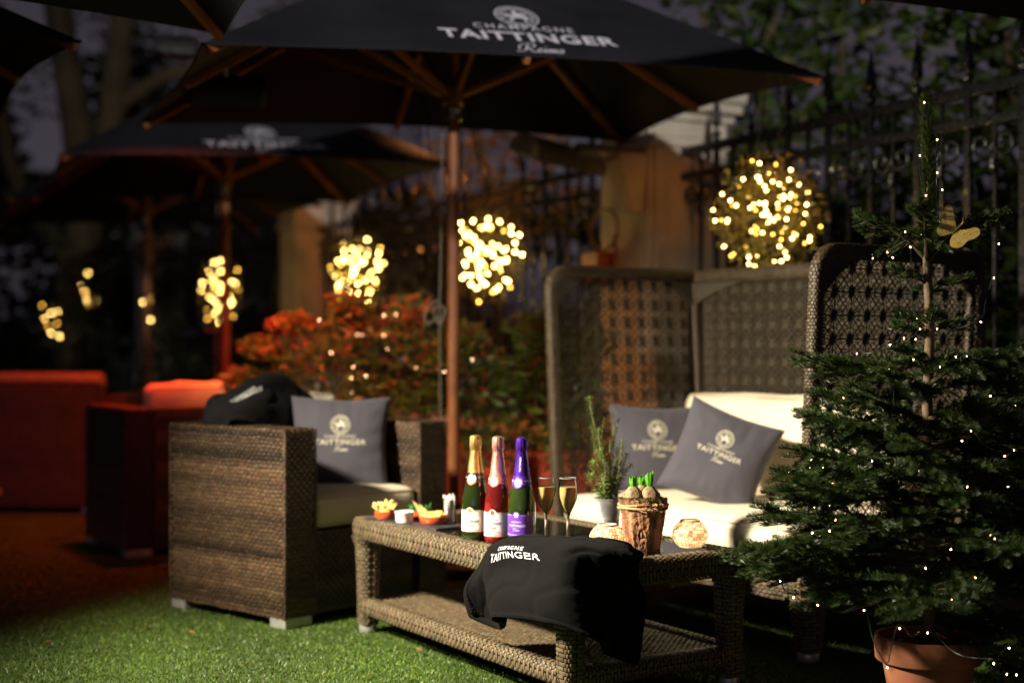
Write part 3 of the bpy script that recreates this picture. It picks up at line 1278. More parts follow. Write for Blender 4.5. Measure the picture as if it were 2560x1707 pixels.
throw_pillow('grey scatter cushion with cream seal on the armchair seat', (-0.672, 5.56, 0.622), (0.12, -0.97, 0.22), R(1.0), 0.385, 0.15, 5, .198)
throw_pillow('grey scatter cushion at the lattice side, half hidden behind its tilted neighbour', (0.574, 5.74, 0.588), (0.10, -0.97, 0.22), R(2), 0.37, 0.14, 6, .205)
throw_pillow('tilted grey scatter cushion leaning on the cream sofa back', (0.762, 5.20, 0.60), (-0.22, -0.94, 0.28), R(21), 0.36, 0.13, 7, .172)

# black fleece over the near corner of the table
_r = [
    [(.990, .045, .426), (1.05, .080, .450), (1.13, .10, .458), (1.24, .13, .466), (1.30, .17, .462), (1.33, .22, .448), (1.34, .268, .420)],
    [(.990, -.02, .418), (1.05, -.030, .434), (1.14, -.034, .438), (1.345, -.014, .448), (1.39, .07, .445), (1.395, .15, .438), (1.39, .220, .422)],
    [(.985, -.055, .368), (1.05, -.062, .360), (1.14, -.044, .372), (1.385, -.045, .370), (1.415, .06, .362), (1.422, .14, .358), (1.405, .215, .368)],
    [(.958, -.088, .298), (1.03, -.054, .300), (1.13, -.086, .302), (1.40, -.048, .290), (1.445, .06, .270), (1.402, .135, .275), (1.43, .205, .288)],
    [(.968, -.078, .228), (1.04, -.040, .208), (1.14, -.086, .250), (1.405, -.046, .262), (1.452, .06, .210), (1.406, .12, .165), (1.43, .178, .140)],
]
fleece = draped('fleece_blanket', 'black fleece blanket with white stitched lettering draped over the table corner', 'blanket',
                [[tab(*p) for p in row] for row in _r], mark=(.295, .36, .19, R(6), False), seed=3, nv=80, nu=120, thick=.016, group='black fleece blankets')
_r2 = [[(a - (.022 if i == 0 else .0), b + (.016 if j else .0), z - .014) for i, (a, b, z) in enumerate(row[:3])] for j, row in enumerate(_r)]
P2 = csurf([[tab(*p) for p in row] for row in _r2], 40, 40)
bfold = MB()
bfold.grid(P2)
bfold.grid(P2 + np.array([.008, .006, -.003]), flip=True)
bfold.build('folded_layer', M_fleece, fleece, smooth=True)
bh = MB()
bh.tube(list(P2[:, 0]) + list(P2[-1, 1:]), .011, 8)
bh.build('hem', M_fleece, fleece, smooth=True)

_r = [
    [(-.395, .36, .722), (-.375, .345, .742), (-.30, .325, .732), (-.20, .345, .70), (-.05, .37, .66), (.08, .385, .60), (.17, .40, .52)],
    [(-.398, .42, .724), (-.380, .41, .775), (-.30, .39, .795), (-.16, .40, .825), (-.02, .41, .80), (.10, .415, .74), (.19, .42, .62)],
    [(-.385, .50, .726), (-.365, .495, .800), (-.26, .50, .845), (-.10, .505, .895), (.03, .51, .870), (.14, .515, .79), (.21, .52, .68)],
    [(-.350, .58, .722), (-.33, .59, .750), (-.24, .64, .760), (-.10, .68, .775), (.03, .69, .755), (.14, .70, .70), (.21, .70, .60)],
]
_e1, _e2 = Vector((.666, .746, 0)), Vector((-.746, .666, 0))
_r = [[Vector((-.535, 5.342, z)) + _e1 * x + _e2 * y for x, y, z in row] for row in _r]
draped('fleece_blanket', 'black fleece blanket slung over the back of the front armchair', 'blanket', _r, mark=(.37, .40, .18, R(5), False), seed=9, thick=.014, group='black fleece blankets')

# ------------------------------------------------------------------ parasols
def umbrella(label, base, u, v, hem=2.1, apex=2.85, seed=0, mark=True, ropes=True, ribs=True, tilt=0.0, group='black parasols with wooden poles'):
    """u, v: half-edge vectors (2-D); front panel is the -v side"""
    t = thing('parasol', label, 'parasol', (*base, 0), 0, group)
    u, v = Vector((*u, 0)), Vector((*v, 0))
    C = [-u - v, u - v, u + v, -u + v]
    C = [c + Vector((0, 0, hem)) for c in C]
    A = Vector((0, 0, apex))
    b = MB()
    n = 14
    for k in range(4):
        p, q = C[k], C[(k + 1) % 4]
        P = np.zeros((n, n, 3))
        Q = np.zeros((n, n, 3))
        for i in range(n):
            s = i / (n - 1)
            h = p.lerp(q, s)
            pull = .045 * 4 * s * (1 - s)
            h = h.lerp(A, pull)
            nn = (q - p).cross(A - p).normalized()
            for j in range(n):
                r = j / (n - 1)
                # cloth hangs a little slack between the ribs
                sag = -.018 * math.sin(math.pi * r) * (.5 - .5 * math.cos(4 * math.pi * s)) if k else -.006 * math.sin(math.pi * r) * (.5 - .5 * math.cos(4 * math.pi * s))
                w = A.lerp(h, r) + nn * sag
                P[i, j] = w
                Q[i, j] = w - nn * .004
        b.grid(P, flip=True)
        b.grid(Q)
        b.grid(np.stack([P[:, -1], Q[:, -1]], 0))
    can = b.build('canopy', M_canopy, t, smooth=True)
    # hem tape
    h = MB()
    loop = []
    for k in range(4):
        p, q = C[k], C[(k + 1) % 4]
        for i in range(n - 1):
            s = i / (n - 1)
            loop.append(p.lerp(q, s).lerp(A, .045 * 4 * s * (1 - s)))
    h.tube(loop, .006, 6, closed=True)
    h.build('hem', M_canopy, can, smooth=True)
    if mark:
        p, q = C[0], C[1]
        Mid = p.lerp(q, .5)
        ex = (q - p).normalized()
        up = (A - Mid)
        up = (up - ex * up.dot(ex)).normalized()
        nn = ex.cross(up).normalized()
        sx = (A - Mid).dot(ex)

        def fn(x, y):
            yy = y + .198
            return Mid + ex * (x + .045 + sx * yy * .8) + up * yy + nn * .006
        wordmark(fn, .725, M_print, t, seal_d=.25, seal_y=.252, champ=.57, bold=0.03)
    # pole
    b = MB()
    b.lathe([(.026, .0), (.026, apex + .02)], 16)
    b.build('pole', M_wood, t, smooth=True)
    b = MB()
    b.lathe([(.0, apex + .09), (.012, apex + .085), (.02, apex + .06), (.012, apex + .03), (.028, apex + .02), (.028, apex + .005)][::-1], 14)
    b.build('finial', M_wood, t, smooth=True)
    sl = hem + .03
    b = MB()
    b.lathe([(.0275, sl - .05), (.05, sl - .045), (.052, sl + .03), (.0275, sl + .05)], 16)
    b.build('slider_hub', M_wood, t, smooth=True)
    b = MB()
    b.lathe([(.0272, sl - .115), (.034, sl - .112), (.034, sl - .085), (.031, sl - .082), (.034, sl - .078), (.034, sl - .06), (.0272, sl - .056)], 16)
    b.build('collar', M_steel, t, smooth=True)
    b = MB()
    b.lathe([(.027, apex - .09), (.06, apex - .085), (.06, apex - .04), (.027, apex - .03)], 16)
    b.build('crown_hub', M_wood, t, smooth=True)
    if ribs:
        ends = []
        for k in range(4):
            ends.append(C[k])
            m_ = C[k].lerp(C[(k + 1) % 4], .5).lerp(A, .045)
            ends.append(m_)
        for k, e in enumerate(ends):
            a0 = A + Vector((0, 0, -.06))
            e0 = a0.lerp(e + Vector((0, 0, -.03)), .985)
            b = MB()
            b.beam(a0, e0, .022, .030)
            rb = b.build('rib', M_wood, t)
            mid = a0.lerp(e0, .52)
            b = MB()
            s0 = Vector((0, 0, sl)) + (Vector((e.x, e.y, 0)).normalized()) * .045
            b.beam(s0, mid + Vector((0, 0, -.015)), .022, .026)
            b.build('strut', M_wood, t)
            if k % 2 == 0:
                b = MB()
                b.beam(a0.lerp(e0, .80), a0.lerp(e0, .86), .027, .036)
                b.build('joint', mat('brass_joint', (0.45, 0.28, 0.10), 0.4, metal=0.6), rb)
    # concrete-grey base
    b = MB()
    b.rbox(-.24, .24, -.24, .24, 0.0, .05, .01)
    b.lathe([(.035, .05), (.035, .30), (.032, .31)], 16)
    b.build('base', mat('dark_base', (0.05, 0.05, 0.05), 0.5, bump=0.2), t)
    if ropes:
        b = MB()
        P = [(-.045, -.03, sl - .02), (-.050, -.035, 1.8), (-.055, -.035, 1.4), (-.060, -.035, 1.16), (-.058, -.035, .9), (-.055, -.03, .45)]
        b.tube(catmull(P, 40), .0032, 6)
        # knot and loop
        kn = [(-.06 + .022 * math.cos(a) * (1 + .3 * math.sin(3 * a)), -.04 + .01 * math.sin(2 * a), 1.15 + .04 * math.sin(a)) for a in np.linspace(0, 9, 40)]
        b.tube(kn, .0045, 6)
        lp = [(-.06, -.04, 1.14), (-.11, -.045, 1.11), (-.125, -.045, 1.15), (-.09, -.045, 1.20), (-.06, -.04, 1.21)]
        b.tube(catmull(lp, 20), .0042, 6)
        b.build('rope', M_rope, t, smooth=True)
        for dx, dz, w in ((.06, .52, .10), (-.13, .42, .05), (.02, .60, .03)):
            b = MB()
            P = [(dx, -.02, sl + .1), (dx + w * .4, -.02, sl - dz * .5), (dx + w, -.02, sl - dz * .85), (dx + w * .4, -.02, sl - dz), (dx - .02, -.02, sl - dz * .85), (dx - .01, -.02, sl)]
            b.tube(catmull(P, 30), .0032, 5)
            b.build('cord', M_black_wire, t, smooth=True)
    return t


def yv(l, deg):
    return (l * math.cos(R(deg)), l * math.sin(R(deg)))


UMB1 = umbrella('large black parasol with white lettering, nearest in the middle', (-.262, 6.36), yv(1.245, 15), yv(.955, 111), seed=1)
umbrella('second black parasol with white lettering behind the big one', (-1.90, 9.45), yv(1.15, 12), yv(1.22, 112), seed=2)
umbrella('third black parasol on a leaning pole, farthest back', (-3.02, 11.75), yv(1.15, 12), yv(1.2, 112), seed=3, ropes=False)
umbrella('black parasol at the upper left edge, only its corner showing', (-3.16, 5.66), yv(1.2, 14), yv(.955, 118), seed=4, mark=False, ropes=False)
umbrella('black parasol overhead at the top left, its hem and rib showing', (-1.62, 3.42), yv(1.2, 30), yv(1.05, 114), seed=5, mark=False, ropes=False)
umbrella('black parasol overhead at the top right, only its dark hem showing', (1.52, 3.62), yv(1.45, 22), yv(1.1, 112), seed=6, mark=False, ropes=False)

# ------------------------------------------------------------------ bottles
FACE = R(-24)


def wrap(prof, az, z0, off=.0006):
    """artwork -> bottle surface; prof: list (r,z)"""
    zs = [p[1] for p in prof]
    rs = [p[0] for p in prof]

    def fn(x, y):
        z = z0 + y
        r = float(np.interp(z, zs, rs)) + off
        a = az + x / r
        return (r * math.sin(a), -r * math.cos(a), z)
    return fn


BP = [(.030, .001), (.0385, .0), (.0415, .004), (.0425, .02), (.0425, .10), (.0415, .125), (.0375, .15), (.0340, .165), (.0300, .182), (.0248, .21), (.0215, .235), (.0190, .255), (.0170, .275), (.0160, .287)]


def strip(f, x0, x1, y0, y1, nx=24, ny=1):
    V, F = [], []
    for i in range(nx + 1):
        for j in range(ny + 1):
            V.append((x0 + (x1 - x0) * i / nx, y0 + (y1 - y0) * j / ny))
    for i in range(nx):
        for j in range(ny):
            F.append((i * (ny + 1) + j, (i + 1) * (ny + 1) + j, (i + 1) * (ny + 1) + j + 1, i * (ny + 1) + j + 1))
    f.add(V, F)


def bottle(label, loc, glass_m, foil_m, band_m, label_m, ink_m, seal_m, word_m, medal_m, foil_ink, accent=None, ribbon=None, lower=None, seed=0, frame_m=None):
    t = thing('champagne_bottle', label, 'bottle', loc, 0, 'champagne bottles in a row')
    b = MB()
    b.lathe(BP, 40)
    b.build('glass', glass_m, t, smooth=True)
    # foil with crimped folds round the cork
    fp = [(.0252, .208), (.0218, .235), (.0193, .255), (.0173, .275), (.0165, .285), (.0180, .289), (.0184, .300), (.0178, .315), (.0165, .323), (.010, .3265), (.0, .327)]
    b = MB()

    def crimp(r, z, th):
        if z > .284:
            return r * (1 + .035 * math.sin(13 * th + 20 * z) + .03 * math.sin(7 * th + 150 * z + seed))
        return r * (1 + .006 * math.sin(5 * th + 60 * z + seed))
    b.lathe(fp, 64, fn=crimp)
    b.build('foil', foil_m, t, smooth=True)
    bandp = [(r + .0006, z) for r, z in BP]
    f = Flat()
    strip(f, -.088, .088, -.0145, .0145, 40, 3)
    nb = f.lay('neck_band', wrap(BP, FACE, .196, .0007), band_m, t, None)
    f = Flat()
    f.disc(0, -.004, .0145, 24)
    f.lay('medallion', wrap(BP, FACE, .196, .0012), medal_m, nb, None)
    f = Flat()
    f.seal(0, -.004, .0105)
    f.text('TAITTINGER', .037, .0, .034, .0055, bold=.02)
    f.text('TAITTINGER', -.037, .0, .034, .0055, bold=.02)
    f.lay('lettering', wrap(BP, FACE, .196, .0017), word_m, nb)
    if ribbon:
        f = Flat()
        f.ring(0, -.002, .0150, .0205, 16, R(205), R(335))
        f.lay('ribbon', wrap(BP, FACE, .196, .0015), ribbon, nb, None)
    # the name up the foil
    V, F, asp = text_mesh('TAITTINGER', bold=.01, spacing=1.1)
    f = Flat()
    f.add([(-v[1] * .045 / asp * .11 * 1.1, v[0] * .045) for v in V], F)
    f.lay('foil_lettering', wrap([(r + .0004, z) for r, z in fp], FACE + R(10), .246, .0006), foil_ink, t)
    # body label with an arched top
    f = Flat()
    hw, z0, z1 = .055, .030, .096
    n = 44
    V, F = [], []
    for i in range(n + 1):
        x = -hw + 2 * hw * i / n
        top = z1
        if abs(x) < .0125:
            top = z1 + .0085 * math.cos(x / .0125 * math.pi / 2) ** .6
        V += [(x, z0), (x, top)]
    for i in range(n):
        F.append((2 * i, 2 * i + 2, 2 * i + 3, 2 * i + 1))
    f.add(V, F)
    lb = f.lay('label', wrap(BP, FACE, 0, .0007), label_m, t, None)
    f = Flat()
    for yy in (.0335, .0355, .0925, .0945):
        strip(f, -hw + .002, -.015, yy, yy + .0007) if yy > .09 else strip(f, -hw + .002, hw - .002, yy, yy + .0007)
        if yy > .09:
            strip(f, .015, hw - .002, yy, yy + .0007)
    for xx in (-hw + .0015, hw - .0022):
        strip(f, xx, xx + .0007, .034, .094, 1, 8)
    f.lay('border', wrap(BP, FACE, 0, .0012), frame_m or seal_m, lb)
    f = Flat()
    f.disc(0, .095, .0072, 20)
    f.lay('label_seal', wrap(BP, FACE, 0, .0013), seal_m, lb, None)
    f = Flat()
    f.text('TAITTINGER', .002, .0625, .058, .0072, bold=.012, spacing=1.12)
    f.text('CHAMPAGNE', 0, .0735, .034, .0042, spacing=1.2)
    f.lay('lettering', wrap(BP, FACE, 0, .0014), ink_m, lb)
    f = Flat()
    f.script(0, .0505, .026)
    strip(f, -.018, .018, .0555, .056)
    f.lay('small_lettering', wrap(BP, FACE, 0, .0013), frame_m or seal_m, lb)
    if lower:
        f = Flat()
        strip(f, -hw, hw, .0215, .0300)
        f.lay('lower_band', wrap(BP, FACE, 0, .0009), lower, lb, None)
    return t


M_gold_foil = mat('gold_foil', (0.70, 0.46, 0.16), 0.33, metal=0.85, var=0.12, bump=0.15, bscale=120)
M_pink_foil = mat('pink_foil', (0.74, 0.36, 0.30), 0.33, metal=0.8, var=0.1, bump=0.15, bscale=120)
M_purple_foil = mat('purple_foil', (0.09, 0.025, 0.40), 0.28, metal=0.7, var=0.15, bump=0.15, bscale=120)
M_paper = mat('cream_label_paper', (0.72, 0.70, 0.66), 0.55, var=0.03, nscale=60, coat=0.2)
M_ink = mat('black_ink', (0.01, 0.01, 0.012), 0.5)
M_redink = mat('red_gold_ink', (0.55, 0.10, 0.04), 0.4, metal=0.3)
M_goldink = mat('gold_ink', (0.62, 0.36, 0.10), 0.35, metal=0.6)
M_whiteink = mat('white_ink', (0.8, 0.8, 0.8), 0.4)
M_black_band = mat('black_band_paper', (0.012, 0.011, 0.012), 0.35, coat=0.4)
M_pink_band = mat('pink_band_paper', (0.62, 0.16, 0.14), 0.4, metal=0.3)
M_purple_band = mat('purple_band_paper', (0.12, 0.03, 0.42), 0.3, metal=0.4)
M_green_glass = mat('dark_green_glass', (0.012, 0.020, 0.004), 0.04, rvar=0.02, var=0.3, nscale=6, spec=0.7, coat=0.6)
M_rose_glass = mat('rose_wine_glass', (0.42, 0.032, 0.03), 0.03, rvar=0.01, var=0.2, nscale=5, trans=0.82, ior=1.36, coat=0.4)
M_green_glass2 = mat('olive_green_glass', (0.020, 0.034, 0.006), 0.04, rvar=0.02, var=0.3, nscale=6, spec=0.7, coat=0.6)
ZT = 0.4015
bottle('dark green champagne bottle with gold foil and white label', (-.114, 4.45, ZT), M_green_glass, M_gold_foil, M_black_band, M_paper, M_ink, M_goldink, M_whiteink, M_whiteink, M_goldink, ribbon=M_redink, seed=1)
bottle('pink rose champagne bottle with pink foil and white label', (-.043, 4.392, ZT), M_rose_glass, M_pink_foil, M_pink_band, M_paper, M_ink, M_redink, M_whiteink, mat('pink_medal', (0.75, 0.42, 0.35), 0.3, metal=0.6), mat('bronze_ink', (0.35, 0.13, 0.08), 0.4, metal=0.5), ribbon=M_pink_band, lower=mat('pink_paper', (0.72, 0.36, 0.33), 0.5), seed=2)
bottle('dark champagne bottle with purple foil and purple label', (.030, 4.332, ZT), M_green_glass2, M_purple_foil, M_purple_band, mat('purple_label_paper', (0.13, 0.035, 0.42), 0.35, coat=0.3), M_whiteink, M_whiteink, M_whiteink, mat('lilac_medal', (0.45, 0.38, 0.75), 0.25, metal=0.6), M_whiteink, ribbon=M_purple_band, seed=3, frame_m=mat('lilac_ink', (0.6, 0.5, 0.8), 0.4))


# ------------------------------------------------------------------ champagne flutes
def flute(label, loc):
    t = thing('champagne_flute', label, 'glass', loc, 0, 'filled champagne flutes')
    outer = [(.0, .0), (.031, .0005), (.031, .002), (.012, .006), (.005, .012), (.0042, .03), (.0042, .07), (.0055, .085), (.010, .100), (.020, .120), (.0278, .142), (.0300, .158), (.0290, .180), (.0250, .203)]
    inner = [(.0242, .203), (.0281, .180), (.0290, .158), (.0268, .142), (.019, .120), (.009, .102), (.003, .094), (.0, .093)]
    b = MB()
    b.lathe(outer[8:] + inner[:-2] + [(.0, .0935)], 32)
    b.build('bowl', thin_glass('flute_glass', (0.985, 0.985, 0.98), 0.12), t, smooth=True)
    b = MB()
    b.lathe(outer[:9] + [(.0, .1002)], 24)
    b.build('stem', glass('stem_glass', (0.98, 0.98, 0.97)), t, smooth=True)
    b = MB()
    b.tube([(.0247 * math.cos(q), .0247 * math.sin(q), .2035) for q in np.linspace(0, 2 * math.pi, 33)[:-1]], .0006, 6, closed=True)
    b.build('rim', mat('glass_rim', (0.55, 0.55, 0.53), 0.3, spec=0.8), t, smooth=True)
    wine = [(.0, .0945), (.0028, .0955), (.0088, .103), (.0187, .1205), (.0264, .1425), (.0286, .158), (.0280, .1765), (.0, .177)]
    b = MB()
    b.lathe(wine, 32)
    b.build('wine', mat('champagne_wine', (0.88, 0.72, 0.26), 0.03, rvar=0.0, var=0.05, trans=0.62, ior=1.15), t, smooth=True)
    bm = mat('bubble', (0.9, 0.88, 0.8), 0.1, metal=0.3)
    b = MB()
    for k in range(60):
        a, rr = random.uniform(0, 6.28), .0245 * math.sqrt(random.random())
        z = random.uniform(.12, .177) if k < 25 else .1765
        s = (z - .094) / .084
        rr *= min(1, .15 + s)
        r = random.uniform(.0004, .0008)
        c = Vector((rr * math.cos(a), rr * math.sin(a), z))
        V = [c + Vector(d) * r for d in ((1, 0, 0), (-1, 0, 0), (0, 1, 0), (0, -1, 0), (0, 0, 1), (0, 0, -1))]
        b.add(V, [(0, 2, 4), (2, 1, 4), (1, 3, 4), (3, 0, 4), (2, 0, 5), (1, 2, 5), (3, 1, 5), (0, 3, 5)])
    b.build('bubbles', bm, t, kind='stuff')


flute('filled champagne flute next to the purple-foiled bottle', (.104, 4.34, ZT))
flute('filled champagne flute nearer the rosemary bucket', (.170, 4.325, ZT))


# ------------------------------------------------------------------ slate of snacks
def dish(label, loc, r, h, m, fill):
    t = thing('tapas_dish', label, 'dish', loc, 0, 'terracotta dishes of snacks')
    b = MB()
    b.lathe([(.0, .0), (r * .86, .0), (r * .93, .004), (r, h * .7), (r, h), (r * .94, h), (r * .92, h * .6), (r * .85, .007), (.0, .006)], 32)
    b.build('bowl', m, t, smooth=True)
    fill(t, r, h)
    return t


M_terra = mat('glazed_terracotta', (0.42, 0.075, 0.022), 0.22, var=0.15, nscale=30, coat=0.5)
M_chip = mat('fried_potato', (0.72, 0.50, 0.16), 0.5, var=0.25, nscale=60, bump=0.3, bscale=200)
M_leaf = mat('salad_leaf', (0.08, 0.22, 0.03), 0.4, var=0.4, nscale=40)
M_toast = mat('toasted_bread', (0.66, 0.42, 0.17), 0.6, var=0.3, nscale=50, bump=0.4, bscale=150)


def herbs(t, n, r, z0, z1, size):
    b = MB()
    for k in range(n):
        a, rr = random.uniform(0, 6.28), r * math.sqrt(random.random())
        c = Vector((rr * math.cos(a), rr * math.sin(a), random.uniform(z0, z1)))
        d = Vector((random.gauss(0, 1), random.gauss(0, 1), random.gauss(.4, .6))).normalized() * size * random.uniform(.6, 1.4)
        s = d.orthogonal().normalized() * size * .35
        b.add([c - d * .5, c + s, c + d * .5, c - s], [(0, 1, 2, 3)])
    return b.build('herbs', M_leaf, t, kind='stuff')


def fries(t, r, h):
    for k in range(26):
        b = MB()
        a = random.uniform(0, 6.28)
        rr = r * .62 * math.sqrt(random.random())
        c = Vector((rr * math.cos(a), rr * math.sin(a), h * .85 + random.uniform(0, .018)))
        d = Vector((random.gauss(-.25, .6), random.gauss(0, .6), random.uniform(.25, 1.0))).normalized()
        L = random.uniform(.035, .062)
        b.beam(c - d * L * .35, c + d * L * .65, .0085, .0085, (random.random(), random.random(), .3))
        b.build('potato_wedge', M_chip, t)
    herbs(t, 18, r * .7, h, h + .03, .006)


def greens(t, r, h):
    b = MB()
    for k in range(90):
        a, rr = random.uniform(0, 6.28), r * .8 * math.sqrt(random.random())
        c = Vector((rr * math.cos(a), rr * math.sin(a), h * .7))
        d = Vector((random.gauss(-.3, .7), random.gauss(0, .5), random.uniform(.3, 1))).normalized() * random.uniform(.02, .05)
        s = d.cross(Vector((random.random(), random.random(), random.random()))).normalized() * .005
        m_ = c + d * .5
        b.add([c, m_ + s, c + d, m_ - s], [(0, 1, 2, 3)])
    b.build('salad_leaves', mat('dark_salad_leaf', (0.035, 0.12, 0.025), 0.35, var=0.5, nscale=60), t, kind='stuff')


def toast_dip(t, r, h):
    b = MB()
    b.lathe([(r * .9, h * .75), (r * .6, h * 1.05), (0, h * 1.25)], 20, fn=lambda q, z, a: q * (1 + .1 * math.sin(5 * a)))
    b.build('filling', mat('potato_salad', (0.60, 0.42, 0.14), 0.6, var=0.3, nscale=90, bump=0.6, bscale=180), t, smooth=True)
    for k in range(30):
        b = MB()
        a, rr = random.uniform(0, 6.28), r * .75 * math.sqrt(random.random())
        c = Vector((rr * math.cos(a), rr * math.sin(a), h * (1.05 + .3 * (1 - rr / r))))
        s = random.uniform(.004, .008)
        b.beam(c - Vector((s, 0, 0)), c + Vector((s, 0, random.uniform(-.004, .004))), s * 1.6, s * 1.5, (0, random.random(), 1))
        b.build('potato_cube', M_chip, t)
    herbs(t, 40, r * .8, h * 1.1, h * 1.6, .008)
    for (dx, tilt, hh) in ((-.5, -.5, .075), (-.32, -.42, .06)):
        b = MB()
        # triangular slice of toast leaning out
        P = [Vector((-.016, 0, 0)), Vector((.018, 0, 0)), Vector((-.012, 0, hh))]
        rot = Matrix.Rotation(tilt, 3, 'Y')
        o = Vector((dx * r, -.012 + .02 * dx, h * .75))
        V = [o + rot @ p + Vector((0, y, 0)) for y in (-.004, .004) for p in P]
        b.add(V, [(0, 1, 2), (5, 4, 3), (0, 3, 4, 1), (1, 4, 5, 2), (2, 5, 3, 0)])
        b.build('toast_slice', M_toast, t)


def slate_board():
    t = thing('slate_board', 'dark slate serving board under the terracotta snack dishes', 'board', (-.318, 4.865, ZT), R(-48), None)
    b = MB()
    bm = bmesh.new()
    n = 40
    V, F = [], []
    per = []
    for k in range(n):
        s = 4 * k / n
        e, q = int(s), s - int(s)
        c = [(-.20, -.085), (.20, -.085), (.20, .085), (-.20, .085)]
        p0, p1 = c[e], c[(e + 1) % 4]
        per.append((p0[0] + (p1[0] - p0[0]) * q + random.uniform(-.0022, .0022), p0[1] + (p1[1] - p0[1]) * q + random.uniform(-.0022, .0022)))
    V = [(x, y, 0) for x, y in per] + [(x * .995, y * .985, .007) for x, y in per]
    F = [tuple(range(n - 1, -1, -1)), tuple(range(n, 2 * n))] + [(k, (k + 1) % n, n + (k + 1) % n, n + k) for k in range(n)]
    b.add(V, F)
    b.build('board', mat('riven_slate', (0.030, 0.031, 0.036), 0.35, var=0.3, nscale=20, bump=0.5, bscale=40), t)
    bm.free()


slate_board()
ZS = ZT + .0078
dish('terracotta dish of fried potato wedges', (-.438, 4.938, ZS), .040, .027, M_terra, fries)
dish('terracotta dish of dark salad leaves behind the white ramekin', (-.318, 4.925, ZS), .038, .027, M_terra, greens)
dish('wide terracotta dish with toast slices and potato salad', (-.262, 4.80, ZS), .052, .026, M_terra, toast_dip)


def ramekin():
    t = thing('ramekin', 'small white ramekin of creamy dip', 'ramekin', (-.366, 4.842, ZS))
    r, h = .033, .036
    b = MB()
    b.lathe([(0, 0), (r * .86, 0), (r * .9, .003), (r * .97, h * .85), (r, h * .88), (r, h), (r * .92, h), (r * .88, h * .5), (0, h * .45)], 40)
    b.build('pot', mat('white_porcelain', (0.82, 0.82, 0.80), 0.15, var=0.02, coat=0.5), t, smooth=True)
    b = MB()
    b.lathe([(r * .9, h * .86), (r * .6, h * .98), (r * .25, h * .93), (0, h * 1.04)], 24, fn=lambda q, z, a: q * (1 + .03 * math.sin(3 * a + 200 * z)))
    b.build('dip', mat('cream_dip', (0.78, 0.74, 0.62), 0.4, var=0.05, bump=0.2), t, smooth=True)


ramekin()


def stirrer_jar():
    t = thing('stirrer_jar', 'small clear glass tumbler of white paper-wrapped sticks', 'jar', (-.212, 4.80, ZT))
    b = MB()
    b.lathe([(0, 0), (.019, 0), (.021, .003), (.0235, .095), (.0222, .095), (.0198, .006), (0, .006)], 28)
    b.build('tumbler', thin_glass('clear_glass', (0.97, 0.97, 0.96), 0.22), t, smooth=True)
    for k in range(13):
        a = random.uniform(0, 6.28)
        p0 = Vector((.010 * math.cos(a), .010 * math.sin(a), .008))
        p1 = Vector((.018 * math.cos(a + .6), .018 * math.sin(a + .6), random.uniform(.095, .112)))
        b = MB()
        b.beam(p0, p1, .0055, .0018, (math.cos(a), math.sin(a), .2))
        b.build('stick', mat('paper_wrapper', (0.75, 0.72, 0.70), 0.5, var=0.15, nscale=50), t)


stirrer_jar()


